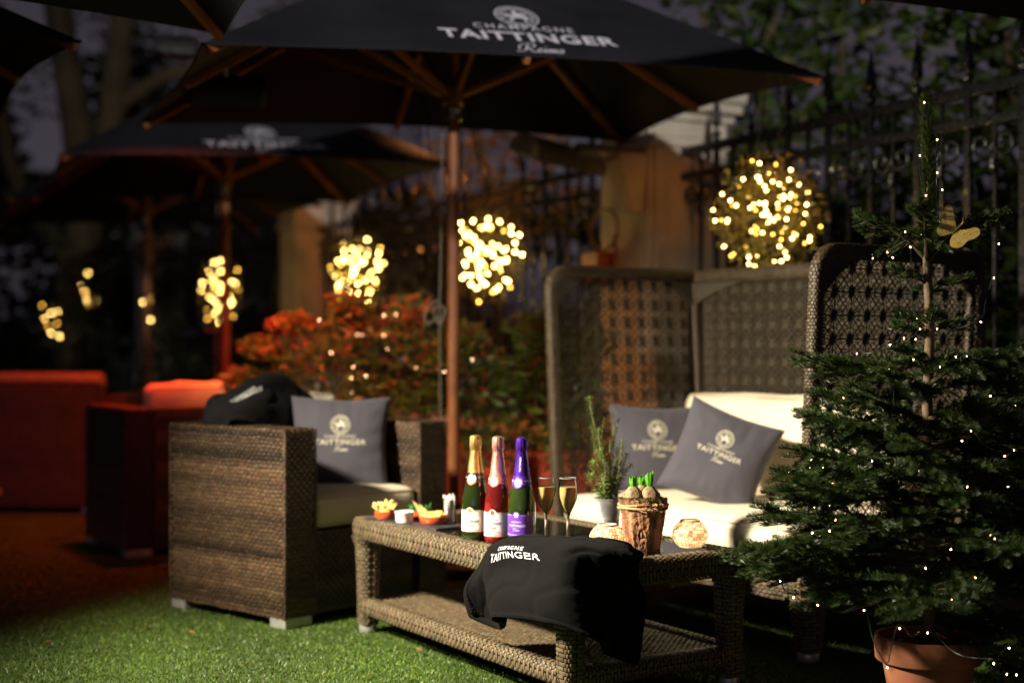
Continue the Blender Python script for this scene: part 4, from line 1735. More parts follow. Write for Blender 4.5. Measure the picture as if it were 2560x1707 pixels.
# ------------------------------------------------------------------ rosemary in a galvanised bucket
def rosemary():
    t = thing('zinc_bucket', 'small galvanised metal bucket holding the rosemary', 'bucket', (.309, 4.57, ZT))
    prof = [(0, 0), (.031, 0), (.033, .003), (.036, .04), (.0372, .042), (.0372, .045), (.0366, .047), (.0378, .049), (.0378, .052), (.037, .054), (.044, .112), (.0462, .114), (.0462, .117), (.0435, .116), (.041, .10), (0, .098)]
    b = MB()
    b.lathe(prof, 48)
    b.build('bucket', mat('galvanised_zinc', (0.55, 0.55, 0.56), 0.35, metal=0.45, var=0.2, nscale=40, bump=0.08, bscale=50), t, smooth=True)
    b = MB()
    b.lathe([(.041, .1), (.03, .107), (0, .109)], 24)
    b.build('soil', mat('dark_soil', (0.02, 0.014, 0.01), 0.95, bump=0.8, bscale=300), t, smooth=True)
    b = MB()
    b.rbox(.012, .030, -.031, -.029, .10, .145, .0005)
    b.build('plant_tag', M_black_wire, t)
    t = thing('rosemary_plant', 'tall rosemary with upright needle-leaved stems in the metal bucket', 'plant', (.309, 4.57, ZT + .105))
    mw = mat('rosemary_stem', (0.30, 0.26, 0.13), 0.7)
    ml = mat('rosemary_leaf', (0.13, 0.19, 0.045), 0.5, attr=True, var=0.3, nscale=40, transl=0.15)
    tips = [(-.062, .0, .335), (-.012, .01, .27), (-.035, -.02, .235), (.018, .0, .285), (.034, .01, .265), (.005, -.02, .20), (-.045, .015, .20), (.045, -.01, .18), (.03, .02, .17),
            (-.02, .02, .16), (.072, -.02, .12), (.06, .0, .155), (-.05, -.01, .13), (.0, -.03, .12), (.02, -.03, .14), (-.03, -.035, .17), (.04, -.03, .20), (-.055, .02, .24), (-.06, -.02, .09), (.05, .02, .10), (.03, -.045, .09), (-.02, -.045, .10)]
    LV, LF, LT = [], [], []
    nv = 0
    for k, tp in enumerate(tips):
        x0 = Vector((random.uniform(-.012, .012), random.uniform(-.012, .012), 0))
        e = Vector(tp)
        pts = catmull([x0, x0.lerp(e, .35) + Vector((random.uniform(-.012, .012), random.uniform(-.01, .01), 0)), x0.lerp(e, .72) + Vector((random.uniform(-.01, .01), random.uniform(-.01, .01), 0)), e], 30)
        b = MB()
        b.tube(pts, list(np.linspace(.0022, .0009, 30)), 6)
        b.build('stem', mw, t, smooth=True)
        L = e.length
        n = int(L * 760)
        for i in range(n):
            q = i / n
            f = q * 29
            i0 = min(int(f), 28)
            p = Vector(pts[i0]).lerp(Vector(pts[i0 + 1]), f - i0)
            d = (Vector(pts[i0 + 1]) - Vector(pts[i0])).normalized()
            a = i * 2.4 + random.uniform(-.4, .4)
            o = d.orthogonal().normalized()
            s = (o * math.cos(a) + d.cross(o) * math.sin(a))
            ln = random.uniform(.020, .036) * (1 - .45 * q)
            if q < .12:
                ln *= .6
            out = (s * .95 + d * .55).normalized()
            mid = p + out * ln * .55
            tip = p + out * ln + Vector((0, 0, -.15 * ln)) + s * ln * .25
            wv = out.cross(d).normalized() * .0017
            LV += [p - wv * .5, mid - wv, tip, mid + wv, p + wv * .5]
            LF.append([nv, nv + 1, nv + 3, nv + 4])
            LF.append([nv + 1, nv + 2, nv + 2, nv + 3])
            g = random.uniform(.6, 1.3)
            c_ = (g * random.uniform(.9, 1.25), g, g * .9)
            LT += [c_] * 5
            nv += 5
    tri = []
    for f in LF:
        if f[1] == f[2] or f[2] == f[1]:
            tri.append([f[0], f[1], f[3]])
        elif len(set(f)) == 3:
            tri.append([f[0], f[1], f[3]])
        else:
            tri += [[f[0], f[1], f[2]], [f[0], f[2], f[3]]]
    me = mesh_np('leaves', [tuple(v) for v in LV], tri, ml, np.array(LT), smooth=False)
    obj('leaves', me, t, None, 'stuff')


rosemary()


# ------------------------------------------------------------------ bark pot with hyacinth bulbs
def bark_pot():
    t = thing('bark_pot', 'bark-covered plant pot tied with twine', 'plant pot', (.392, 4.255, ZT))
    from mathutils import noise as bnoise
    n, mz = 120, 60
    P = np.zeros((n, mz, 3))
    rs = np.random.default_rng(5)
    for i in range(n):
        a = 2 * math.pi * i / n
        for j in range(mz):
            z = j / (mz - 1)
            r = .049 + (.073 - .049) * z
            # vertical bark plates, cross cracks, a knot
            q = Vector((math.cos(a) * 2.2, math.sin(a) * 2.2, z * 1.6))
            pl = .0050 * bnoise.noise(q * 1.3) + .0045 * (abs(bnoise.noise(Vector((q.x * 2.6, q.y * 2.6, q.z * 1.4)))) - .2) + .0022 * bnoise.noise(q * 6)
            cr = -.0030 * max(0, 1 - abs(bnoise.noise(Vector((q.x * 1.2, q.y * 1.2, q.z * 5 + 3)))) / .05)
            ka, kz = (a - 4.55), (z - .30)
            kd = math.hypot(ka * 1.2, kz * 1.6)
            kn = .005 * math.cos(min(kd * 26, 9.4)) * math.exp(-(kd / .2) ** 2)
            r += pl + cr + kn + rs.normal(0, .0006)
            P[i, j] = (r * math.cos(a), r * math.sin(a), z * .150)
    b = MB()
    b.grid(P, cu=True)
    b.lathe([(.068, .140), (.05, .144), (0, .146)], 24)
    b.lathe([(0.0, .001), (.046, .001)], 24)
    m = bpy.data.materials.new('pine_bark')
    m.use_nodes = True
    nt = m.node_tree
    bs = nt.nodes['Principled BSDF']
    tc = nt.nodes.new('ShaderNodeTexCoord')
    mp = nt.nodes.new('ShaderNodeMapping')
    mp.inputs['Scale'].default_value = (1, 1, .35)
    vo = nt.nodes.new('ShaderNodeTexVoronoi')
    vo.inputs['Scale'].default_value = 70
    no = nt.nodes.new('ShaderNodeTexNoise')
    no.inputs['Scale'].default_value = 40
    no.inputs['Detail'].default_value = 8
    cr = nt.nodes.new('ShaderNodeValToRGB')
    els = cr.color_ramp.elements
    els[0].position, els[0].color = .30, (0.045, 0.018, 0.009, 1)
    els[1].position, els[1].color = .72, (0.42, 0.22, 0.11, 1)
    e = els.new(.5)
    e.color = (0.20, 0.085, 0.038, 1)
    bp = nt.nodes.new('ShaderNodeBump')
    bp.inputs['Strength'].default_value = .9
    bp.inputs['Distance'].default_value = .006
    nt.links.new(tc.outputs['Object'], mp.inputs[0])
    nt.links.new(mp.outputs[0], vo.inputs['Vector'])
    nt.links.new(mp.outputs[0], no.inputs['Vector'])
    nt.links.new(no.outputs[0], cr.inputs[0])
    nt.links.new(cr.outputs[0], bs.inputs['Base Color'])
    nt.links.new(no.outputs[0], bp.inputs['Height'])
    nt.links.new(bp.outputs[0], bs.inputs['Normal'])
    bs.inputs['Roughness'].default_value = .75
    b.build('bark', m, t, smooth=True)
    mt = mat('sisal_twine', (0.48, 0.30, 0.14), 0.9, var=0.35, nscale=150, bump=0.6, bscale=300)
    for k, z in enumerate((.122, .128, .134)):
        b = MB()
        pts = [((.0735 + .002 * math.sin(5 * a + k)) * math.cos(a), (.0735 + .002 * math.sin(7 * a + k)) * math.sin(a), z + .003 * math.sin(2 * a + k * 2)) for a in np.linspace(0, 2 * math.pi, 60)[:-1]]
        rr = [.0032 * (1 + .2 * math.sin(i * 1.9)) for i in range(len(pts))]
        b.tube(pts, rr, 6, closed=True)
        b.build('twine', mt, t, smooth=True)
    b = MB()
    for k in range(26):
        a = R(-75) + random.gauss(0, .28)
        p = Vector((.077 * math.cos(a), .077 * math.sin(a), random.uniform(.118, .142)))
        d = Vector((random.gauss(0, 1), -.3, random.gauss(0, .8))).normalized() * random.uniform(.012, .03)
        b.tube([p - d * .5, p, p + d * .5 + Vector((0, -.004, 0))], .0009, 4)
    b.build('frayed_knot', mt, t, kind='stuff')
    # moss
    b = MB()
    for k in range(900):
        a, rr = random.uniform(0, 6.28), .068 * math.sqrt(random.random())
        z = .147 + .014 * (1 - (rr / .07) ** 2) * random.random()
        c = Vector((rr * math.cos(a), rr * math.sin(a), z))
        d = Vector((random.gauss(0, 1), random.gauss(0, 1), random.uniform(0, 1.2))).normalized() * random.uniform(.004, .010)
        s = d.orthogonal().normalized() * .0011
        b.add([c - s, c + s, c + d], [(0, 1, 2)])
    b.build('moss', mat('moss', (0.12, 0.12, 0.025), 0.9, var=0.5, nscale=100), t, kind='stuff')
    mb_ = mat('bulb_skin', (0.24, 0.155, 0.08), 0.7, var=0.6, nscale=90, bump=0.8, bscale=140)
    ms = mat('hyacinth_shoot', (0.10, 0.33, 0.025), 0.35, var=0.3, nscale=40, transl=0.15)
    for i, (x, y, s, nl, lh) in enumerate(((-.030, -.012, 1.0, 6, .036), (.018, -.010, 1.05, 8, .045), (.000, .034, .85, 5, .03))):
        h = thing('hyacinth_bulb', ('sprouting hyacinth bulb on the left of the bark pot', 'taller sprouting hyacinth bulb in the middle of the bark pot', 'hyacinth bulb at the back of the bark pot')[i], 'bulb', (.392 + x, 4.255 + y, ZT + .143), 0, 'sprouting hyacinth bulbs')
        b = MB()
        b.lathe([(.0, .0), (.024 * s, .002), (.032 * s, .012), (.030 * s, .022), (.019 * s, .034), (.012 * s, .043), (.0, .044)], 22, fn=lambda q, z, a: q * (1 + .04 * math.sin(6 * a + 40 * z) + .03 * math.sin(11 * a)))
        b.build('bulb', mb_, h, smooth=True)
        for k in range(nl):
            a = 2 * math.pi * k / nl + .3
            b = MB()
            base = Vector((.006 * math.cos(a), .006 * math.sin(a), .040))
            o = Vector((math.cos(a), math.sin(a), 0))
            sd = Vector((-math.sin(a), math.cos(a), 0))
            hh = lh * random.uniform(.8, 1.1)
            V = []
            for q in (0, .35, .7, 1.0):
                wv = (.0065 if q < .8 else .002) * (1 - .2 * q)
                c = base + o * (.005 * math.sin(q * 2.2)) + Vector((0, 0, hh * q))
                for dd in (-1, 0, 1):
                    V.append(c + sd * wv * dd + o * (.0025 * (1 - abs(dd))))
            F = []
            for q in range(3):
                for c_ in range(2):
                    F.append((q * 3 + c_, q * 3 + c_ + 1, q * 3 + c_ + 4, q * 3 + c_ + 3))
            b.add(V, F)
            b.build('shoot', ms, h, smooth=True)
    return t


bark_pot()


# ------------------------------------------------------------------ mosaic candle holders
def lantern(label, loc, seed=0):
    t = thing('candle_holder', label, 'candle holder', loc, 0, 'mosaic glass candle holders')
    Rr, hc = .0525, .046
    zb, zt = -.80, .86
    g = mat('frosted_globe', (0.82, 0.72, 0.60), 0.4, var=0.05, transl=0.75)
    grout = mat('grey_grout', (0.30, 0.28, 0.26), 0.8, transl=0.35)
    n = 36
    rings = [math.asin(zb) + (math.asin(zt) - math.asin(zb)) * k / 18 for k in range(19)]
    prof = [(Rr * math.cos(a), hc + Rr * .88 * math.sin(a)) for a in rings]
    b = MB()
    b.lathe([(0, prof[0][1] - .001), (prof[0][0] * .97, prof[0][1] - .001), (prof[0][0] * .99, prof[0][1] + .002)], n)
    b.build('base', grout, t)
    b = MB()
    for i in range(1, 9):
        r_, z_ = prof[2 * i]
        b.tube([(r_ * math.cos(q), r_ * math.sin(q), z_) for q in np.linspace(0, 2 * math.pi, 37)[:-1]], .0007, 4, closed=True)
    for i in range(9):
        for j in range(24):
            p_ = 2 * math.pi * (j + .15 * (i % 2)) / 24
            b.tube([(r_ * math.cos(p_), r_ * math.sin(p_), z_) for r_, z_ in prof[2 * i:2 * i + 3]], .0006, 4, cap=False)
    b.build('grout', grout, t, kind='stuff')
    rs = random.Random(seed)
    rows, cols = 9, 24
    V, F, T = [], [], []
    for i in range(rows):
        a0 = rings[0] + (rings[-1] - rings[0]) * (i + .05) / rows
        a1 = rings[0] + (rings[-1] - rings[0]) * (i + .93) / rows
        for j in range(cols):
            p0 = 2 * math.pi * (j + .04 + .15 * (i % 2)) / cols
            p1 = p0 + 2 * math.pi * .92 / cols
            k = len(V)
            for (a, p) in ((a0, p0), (a0, p1), (a1, p1), (a1, p0)):
                rr = (Rr + .0004) * math.cos(a)
                V.append((rr * math.cos(p), rr * math.sin(p), hc + (Rr * .88 + .0004) * math.sin(a)))
            # inset quad edge for thickness
            c = rs.random()
            col = (1, .97, .93) if c < .45 else (.92, .78, .60) if c < .8 else (.62, .45, .30)
            f = rs.uniform(.8, 1.05)
            T += [tuple(q * f for q in col)] * 4
            F.append((k, k + 1, k + 2, k + 3))
    gt = mat('mosaic_tile', (0.86, 0.78, 0.68), 0.25, attr=True, var=0.1, nscale=200, transl=0.62, coat=0.2)
    me = mesh_np('mosaic_tiles', V, F, gt, np.array(T), smooth=False)
    obj('mosaic_tiles', me, t, None, 'stuff')
    # printed motif on every other tile
    V, F = [], []
    for i in range(rows):
        for j in range(cols):
            if rs.random() < .45:
                a = rings[0] + (rings[-1] - rings[0]) * (i + .5) / rows
                p = 2 * math.pi * (j + .5 + .15 * (i % 2)) / cols
                c = Vector((math.cos(a) * math.cos(p), math.cos(a) * math.sin(p), .88 * math.sin(a)))
                e1 = Vector((-math.sin(p), math.cos(p), 0))
                e2 = c.normalized().cross(e1)
                o = Vector((0, 0, hc)) + c * (Rr + .0022)
                for q in range(4):
                    an = q * math.pi / 4
                    d = (e1 * math.cos(an) + e2 * math.sin(an)) * .0026
                    s = (e2 * math.cos(an) - e1 * math.sin(an)) * .0005
                    k = len(V)
                    V += [o - d - s, o + d - s, o + d + s, o - d + s]
                    F.append((k, k + 1, k + 2, k + 3))
    b = MB()
    b.add(V, F)
    b.build('motifs', mat('motif_brown', (0.20, 0.09, 0.04), 0.5), t, kind='stuff')
    b = MB()
    rt, zt_ = prof[-1]
    b.tube([(rt * math.cos(a), rt * math.sin(a), zt_ + .001) for a in np.linspace(0, 2 * math.pi, 37)[:-1]], .0032, 8, closed=True)
    b.build('rim', mat('rim_plaster', (0.55, 0.48, 0.40), 0.6, transl=0.2), t, smooth=True)
    b = MB()
    b.lathe([(0, .006), (.019, .006), (.0195, .008), (.0195, .020), (.0185, .021), (0, .0205)], 24)
    b.build('candle', mat('candle_wax', (0.85, 0.78, 0.62), 0.4, transl=0.4), t, smooth=True)
    b = MB()
    b.lathe([(0, .024), (.0026, .028), (.0032, .033), (.002, .040), (0, .048)], 10)
    b.build('flame', glow('flame', (1.0, 0.62, 0.22), 60), t, smooth=True)
    l = lamp('POINT', 'candle_light', (0, 0, .040), None, 0.34, (1.0, 0.72, 0.44), shadow_soft_size=.008)
    l.parent = t
    return t


lantern('round mosaic candle holder alone at the right end of the table', (.529, 4.225, ZT), 1)
lantern('round mosaic candle holder half hidden behind the black blanket', (.276, 4.118, ZT), 2)

# ------------------------------------------------------------------ fir tree in a terracotta pot
TREE = Vector((1.150, 3.93, 0))


def needles_on(pts, spacing, length, V, F, T, up=0.35, full=True, dens=1.0):
    """adds needle quads along a polyline"""
    pts = np.asarray(pts, float)
    seg = np.linalg.norm(np.diff(pts, axis=0), axis=1)
    L = seg.sum()
    n = max(6, int(L / spacing * dens))
    s = np.sort(rng.uniform(0, L, n))
    cum = np.r_[0, np.cumsum(seg)]
    P = np.stack([np.interp(s, cum, pts[:, k]) for k in range(3)], 1)
    k = np.clip(np.searchsorted(cum, s) - 1, 0, len(seg) - 1)
    D = np.diff(pts, axis=0)[k] / seg[k][:, None]
    Z = np.array([0, 0, 1.0])
    S = np.cross(D, Z)
    nn = np.linalg.norm(S, axis=1, keepdims=True)
    S = np.where(nn > .15, S / np.maximum(nn, 1e-6), np.array([1.0, 0, 0]))
    U = np.cross(S, D)
    a = rng.uniform(-1, 1, n)
    ang = np.sign(a) * (np.abs(a) ** .7) * 1.75 if not full else rng.uniform(-math.pi, math.pi, n)
    rad = S * np.sin(ang)[:, None] + U * np.cos(ang)[:, None]
    frac = s / L
    fw = rng.uniform(.35, .75, n) + .7 * np.clip((frac - .85) / .15, 0, 1)
    dirv = rad + D * fw[:, None]
    dirv /= np.linalg.norm(dirv, axis=1, keepdims=True)
    ln = length * rng.uniform(.75, 1.15, n) * (1 - .3 * np.clip((frac - .9) / .1, 0, 1))
    W = np.cross(dirv, D + rng.normal(0, .3, (n, 3)))
    W /= np.linalg.norm(W, axis=1, keepdims=True) + 1e-9
    w = .00105
    base = P + rad * .0015
    mid = base + dirv * (ln * .6)[:, None]
    tip = base + dirv * ln[:, None] + D * (ln * .08)[:, None]
    q = np.stack([base - W * w * .6, mid - W * w, tip, mid + W * w], 1).reshape(-1, 3)
    b0 = sum(len(v) for v in V)
    V.append(q)
    F.append(b0 + np.arange(n * 4).reshape(n, 4))
    g = rng.uniform(.55, 1.25, n)
    tint = np.stack([g * rng.uniform(.8, 1.35, n), g, g * rng.uniform(.8, 1.2, n)], 1)
    T.append(np.repeat(tint, 4, 0))


def fir_tree():
    t = thing('fir_tree', 'small green fir tree with fairy lights at the right edge', 'tree', TREE + Vector((0, 0, .20)))
    t.scale = (.99, .99, 1.06)
    m_bark = mat('fir_bark', (0.15, 0.105, 0.065), 0.8, var=0.35, nscale=60, bump=0.4, bscale=120)
    m_twig = mat('fir_twig', (0.055, 0.042, 0.018), 0.8, var=0.3)
    m_needle = mat('fir_needle', (0.027, 0.056, 0.008), 0.45, attr=True, var=0.2, nscale=10, transl=0.12)
    zt = 1.405   # leader tip above the pot rim
    b = MB()
    tp = [(0, 0, -.02), (.006, 0, .25), (-.004, .0, .55), (.004, 0, .8), (-.004, 0, 1.0), (.0, 0, 1.2), (-.006, 0, zt)]
    TP = catmull(tp, 50)
    b.tube(TP, list(np.interp(np.linspace(0, 1, 50), [0, .5, .69, .73, 1], [.017, .013, .0105, .0055, .0018])), 10)
    b.build('trunk', m_bark, t, smooth=True)
    def trunk_at(z):
        return Vector((np.interp(z, TP[:, 2], TP[:, 0]), np.interp(z, TP[:, 2], TP[:, 1]), z))
    # leader with short stiff needles
    V, F, T = [], [], []
    ld = [trunk_at(z) for z in np.linspace(.985, zt, 20)]
    needles_on(ld, .00016, .030, V, F, T)
    T[0][:] = T[0] * np.array([2.1, 1.5, 1.2])
    me = mesh_np('leader_needles', np.concatenate(V), np.concatenate(F), m_needle, np.concatenate(T), False)
    obj('leader_needles', me, t, None, 'stuff')
    # whorls: (height above rim, [azimuths deg], length, rise at root, density)
    whorls = [
        (.975, [182, 140, 8, 55, 250, 310], .225, .75),
        (.90, [195, 320, 80], .13, .35),
        (.79, [188, 20, 255, 120], .13, .45),
        (.70, [175, 215, 330, 35, 95, 275], .17, .35),
        (.64, [192, 155, 5, 300, 238, 60], .34, .28),
        (.565, [170, 220, 340, 40, 110, 280], .30, .22),
        (.49, [185, 205, 15, 315, 250, 75, 135], .36, .20),
        (.42, [165, 195, 350, 230, 30, 290, 95], .38, .16),
        (.345, [182, 212, 148, 5, 325, 265, 50, 115], .45, .12),
        (.275, [192, 168, 340, 235, 20, 290, 80], .47, .07),
        (.20, [180, 203, 155, 0, 320, 255, 35, 105], .50, .02),
        (.135, [192, 345, 20, 65, 130], .43, -.04),
        (.085, [335, 60], .30, -.10),
        (.03, [248], .13, -.75),
        (.05, [318, 345, 25], .34, -.25),
    ]
    for (z, azs, Lw, rise) in whorls:
        for az in azs:
            L = Lw * random.uniform(.82, 1.12)
            a = R(az + random.uniform(-6, 6))
            o = trunk_at(z + random.uniform(-.02, .02))
            d = Vector((math.cos(a), math.sin(a), 0))
            k = rise + random.uniform(-.16, .16)
            p1 = o + d * L * .4 + Vector((0, 0, k * L * .45))
            p2 = o + d * L * .75 + Vector((0, 0, k * L * .62 - .02 * L))
            p3 = o + d * L + Vector((0, 0, k * L * .75 + .03 * L))
            pts = catmull([o, p1, p2, p3], 16)
            b = MB()
            b.tube(pts, list(np.linspace(.0055 if L > .2 else .0035, .0015, 16)), 6)
            V, F, T = [], [], []
            needles_on(pts[2:], .00055, .021, V, F, T, full=False)
            side = Matrix.Rotation(random.uniform(-.55, .55), 3, d) @ Vector((-d.y, d.x, 0))
            ns = max(1, int(L / .048))
            for i in range(ns):
                q = .24 + .70 * i / max(1, ns)
                f = q * 15
                i0 = min(int(f), 14)
                c = Vector(pts[i0]).lerp(Vector(pts[i0 + 1]), f - i0)
                for sgn in (-1, 1):
                    tl = L * (.42 * (1 - q) + .13) * random.uniform(.8, 1.2)
                    dd = (d * .78 + side * sgn * .75 + Vector((0, 0, random.uniform(-.3, .3)))).normalized()
                    e1 = c + dd * tl * .55
                    e2 = c + dd * tl + d * tl * .12 + Vector((0, 0, -.02 * tl))
                    tw = catmull([c, e1, e2], 8)
                    b.tube(tw, list(np.linspace(.0022, .001, 8)), 5)
                    needles_on(tw, .00060, .020, V, F, T, full=False)
                    if tl > .10:
                        for sg2 in (-1, 1):
                            c2 = Vector(tw[3])
                            s2 = Vector((-dd.y, dd.x, 0)) * sg2
                            t2 = tl * .42
                            dd2 = (dd * .8 + s2 * .7).normalized()
                            tw2 = catmull([c2, c2 + dd2 * t2 * .5, c2 + dd2 * t2], 6)
                            b.tube(tw2, .0011, 4)
                            needles_on(tw2, .00062, .019, V, F, T, full=False)
            br = b.build('branch', m_twig, t, smooth=True)
            me = mesh_np('needles', np.concatenate(V), np.concatenate(F), m_needle, np.concatenate(T), False)
            obj('needles', me, br, None, 'stuff')
    # pot
    p = thing('terracotta_pot', 'terracotta flower pot holding the fir tree', 'plant pot', TREE)
    b = MB()
    b.lathe([(0, 0), (.096, 0), (.099, .004), (.124, .138), (.140, .140), (.143, .144), (.146, .203), (.143, .208), (.134, .208), (.130, .200), (.122, .15), (0, .15)], 56)
    b.build('pot', mat('terracotta_clay', (0.30, 0.105, 0.05), 0.8, var=0.38, nscale=9, bump=0.12, bscale=90), p, smooth=True)
    b = MB()
    b.lathe([(.127, .175), (.08, .185), (0, .19)], 30)
    b.build('soil', mat('dark_soil', (0.02, 0.014, 0.01), 0.95, bump=0.8, bscale=300), p, smooth=True)


fir_tree()


# fairy lights over the fir: bulbs where the cable runs round the tree
def fairy_string(label, wire_m, wires, bulbs, r, col, strength, parent_loc=(0, 0, 0), wr=.0011, long=1.9, group=None, name='string_lights'):
    t = thing(name, label, 'string lights', parent_loc, 0, group)
    for w in wires:
        b = MB()
        b.tube(w, wr, 5)
        b.build('wire', wire_m, t, smooth=True)
    mb = MB()
    mb.lathe([(0, -r * long), (r * .7, -r * long * .7), (r, 0), (r * .7, r * long * .7), (0, r * long)], 8)
    proto = None
    for k, p in enumerate(bulbs):
        if proto is None:
            proto = mb.build('bulb', glow('warm_led_' + label[:12], col, strength), t, smooth=True, loc=p, rot=(random.uniform(-.6, .6), random.uniform(-.6, .6), 0))
        else:
            share(proto, t, p, (random.uniform(-.9, .9), random.uniform(-.9, .9), 0))
    return t


def at(px, py, y):
    return Vector(((px - 1280) * y / 3555.6, y, 1 - (py - 870) * y / 3555.6))


_tl = [(2311, 257), (2343, 350), (2300, 390), (2343, 432), (2356, 475), (2315, 489), (2263, 580), (2276, 618), (2218, 631), (2182, 646), (2232, 644), (2303, 586), (2348, 556), (2497, 610), (2485, 695), (2452, 805),
       (2488, 880), (2292, 797), (2300, 823), (2343, 822), (2260, 846), (2289, 848), (2225, 862), (2142, 884), (2198, 910), (2224, 923), (2242, 949), (2390, 892), (2417, 891), (2423, 910), (2350, 917), (2476, 990), (2538, 1014),
       (2109, 994), (2284, 899), (2350, 974), (2427, 1077), (2405, 1102), (2266, 1078), (2236, 1070), (2028, 1150), (2025, 1169), (2057, 1167), (1972, 1181), (2180, 1152), (2241, 1184), (2297, 1179), (2345, 1190), (2352, 1161),
       (2418, 1217), (2486, 1217), (2512, 1140), (2535, 1125), (2520, 1216), (2082, 1208), (2104, 1215), (2022, 1240), (2036, 1269), (2075, 1263), (2089, 1299), (2031, 1332), (2074, 1327), (2000, 1364), (1957, 1369), (2035, 1374),
       (2152, 1345), (2548, 1325), (2487, 1347), (2476, 1336), (2377, 1373), (2314, 1420), (2438, 1442), (1951, 1452), (1984, 1493), (2044, 1512), (2160, 1525), (2379, 1497), (2249, 1570), (2319, 1581), (2523, 1619), (2484, 1658), (2517, 1685), (2541, 1686), (2218, 1668)]
_tb = []
for (px, py) in _tl:
    # bulbs hang on the camera side of the crown, shallower near the top and at the rim
    rad = .07 + .42 * min(1, max(0, (py - 600) / 900))
    dx = abs(px - 2325) / 905
    depth = math.sqrt(max(.004, rad * rad - min(rad * .98, dx) ** 2)) * random.uniform(.25, .85)
    _tb.append(at(px, py, TREE.y - depth))
_ws = []
_order = sorted(_tb, key=lambda p: -p.z)
for k in range(0, len(_order) - 5, 5):
    grp = sorted(_order[k:k + 7], key=lambda p: p.x, reverse=(k // 5) % 2 == 0)
    pts = []
    for i in range(len(grp) - 1):
        pts.append(grp[i] + Vector((0, .006, .010)))
        m_ = grp[i].lerp(grp[i + 1], .5)
        pts.append(m_ + Vector((0, .02, -.25 * (grp[i] - grp[i + 1]).length * random.uniform(.1, .6))))
    pts.append(grp[-1] + Vector((0, .006, .010)))
    _ws.append(catmull(pts, 60))
fairy_string('warm white fairy lights on dark wire wound round the fir tree', M_wire, _ws, _tb, .0014, (1.0, 0.56, 0.30), 30, wr=.0016)


def butterfly():
    o = at(2393, 572, 3.74)
    t = thing('butterfly_ornament', 'gold glitter butterfly ornament clipped to the fir tree', 'ornament', o)
    t.rotation_euler = (R(-8), 0, R(-12))
    m = bpy.data.materials.new('gold_glitter')
    m.use_nodes = True
    nt = m.node_tree
    bs = nt.nodes['Principled BSDF']
    tc = nt.nodes.new('ShaderNodeTexCoord')
    vo = nt.nodes.new('ShaderNodeTexVoronoi')
    vo.inputs['Scale'].default_value = 700
    cr = nt.nodes.new('ShaderNodeValToRGB')
    cr.color_ramp.elements[0].color = (0.42, 0.27, 0.04, 1)
    cr.color_ramp.elements[1].color = (0.95, 0.72, 0.22, 1)
    nm = nt.nodes.new('ShaderNodeBump')
    nm.inputs['Strength'].default_value = 1.0
    nm.inputs['Distance'].default_value = .002
    nt.links.new(tc.outputs['Object'], vo.inputs['Vector'])
    nt.links.new(vo.outputs['Color'], cr.inputs[0])
    nt.links.new(cr.outputs[0], bs.inputs['Base Color'])
    nt.links.new(vo.outputs['Color'], nm.inputs['Height'])
    nt.links.new(nm.outputs[0], bs.inputs['Normal'])
    bs.inputs['Metallic'].default_value = .35
    bs.inputs['Roughness'].default_value = .4
    k_ = .00116
    w1 = [(-2, 4), (-6, 22), (-10, 44), (-17, 54), (-25, 52), (-31, 38), (-34, 18), (-43, 2), (-44, -10), (-36, -17), (-20, -13), (-5, -3)]
    w2 = [(5, -3), (20, -3), (38, 1), (47, -5), (47, -16), (36, -25), (22, -30), (10, -42), (-2, -46), (-14, -42), (-16, -28), (-8, -12), (-1, -5)]
    for s, poly in ((1, w1), (-1, w2)):
        b = MB()
        P = catmull([(x * k_, z * k_, 0) for x, z in poly] + [(poly[0][0] * k_, poly[0][1] * k_, 0)], 60)[:-1]
        n = len(P)
        ax_ = Vector((.70, 0, .71))
        V = []
        for p in P:
            d_ = abs(p[0] * -.71 + p[1] * .70)
            V.append(Vector((p[0], -.30 * d_ + 2.5 * d_ * d_, p[1])))
        c_ = sum(V, Vector()) / n
        V2 = V + [c_]
        top = [v + Vector((0, -.0007, 0)) for v in V2]
        bot = [v + Vector((0, .0007, 0)) for v in V2]
        F_ = [(k, (k + 1) % n, n) for k in range(n)]
        b.add(top + bot, F_ + [(n + 1 + q[1], n + 1 + q[0], n + 1 + q[2]) for q in F_] + [(k, n + 1 + k, n + 1 + (k + 1) % n, (k + 1) % n) for k in range(n)])
        b.build('wing', m, t)
    b = MB()
    b.tube([(-.014, -.002, -.014), (-.004, -.003, -.004), (.006, -.003, .006), (.012, -.002, .012)], [.0012, .0022, .0026, .0016], 8)
    b.tube([(.012, -.002, .012), (.020, -.004, .016), (.028, -.004, .017)], .0004, 4)
    b.tube([(.012, -.002, .012), (.014, -.004, .022), (.015, -.004, .028)], .0004, 4)
    b.build('body', mat('gold_body', (0.5, 0.38, 0.12), 0.4, metal=0.7), t, smooth=True)
    b = MB()
    for x, z in ((-17, 40), (-24, 28), (-34, -4), (-22, 5), (40, -10), (28, -16), (0, -34), (-6, -24), (14, -14)):
        d_ = abs(x * -.71 + z * .70) * k_
        c = Vector((x * k_, -.30 * d_ + 2.5 * d_ * d_ - .0016, z * k_))
        b.add([c + Vector((.0015 * math.cos(a), 0, .0015 * math.sin(a))) for a in np.linspace(0, 2 * math.pi, 9)[:-1]], [tuple(range(8))])
    b.build('gems', mat('gem', (0.9, 0.88, 0.8), 0.1, metal=0.8), t, kind='stuff')


butterfly()


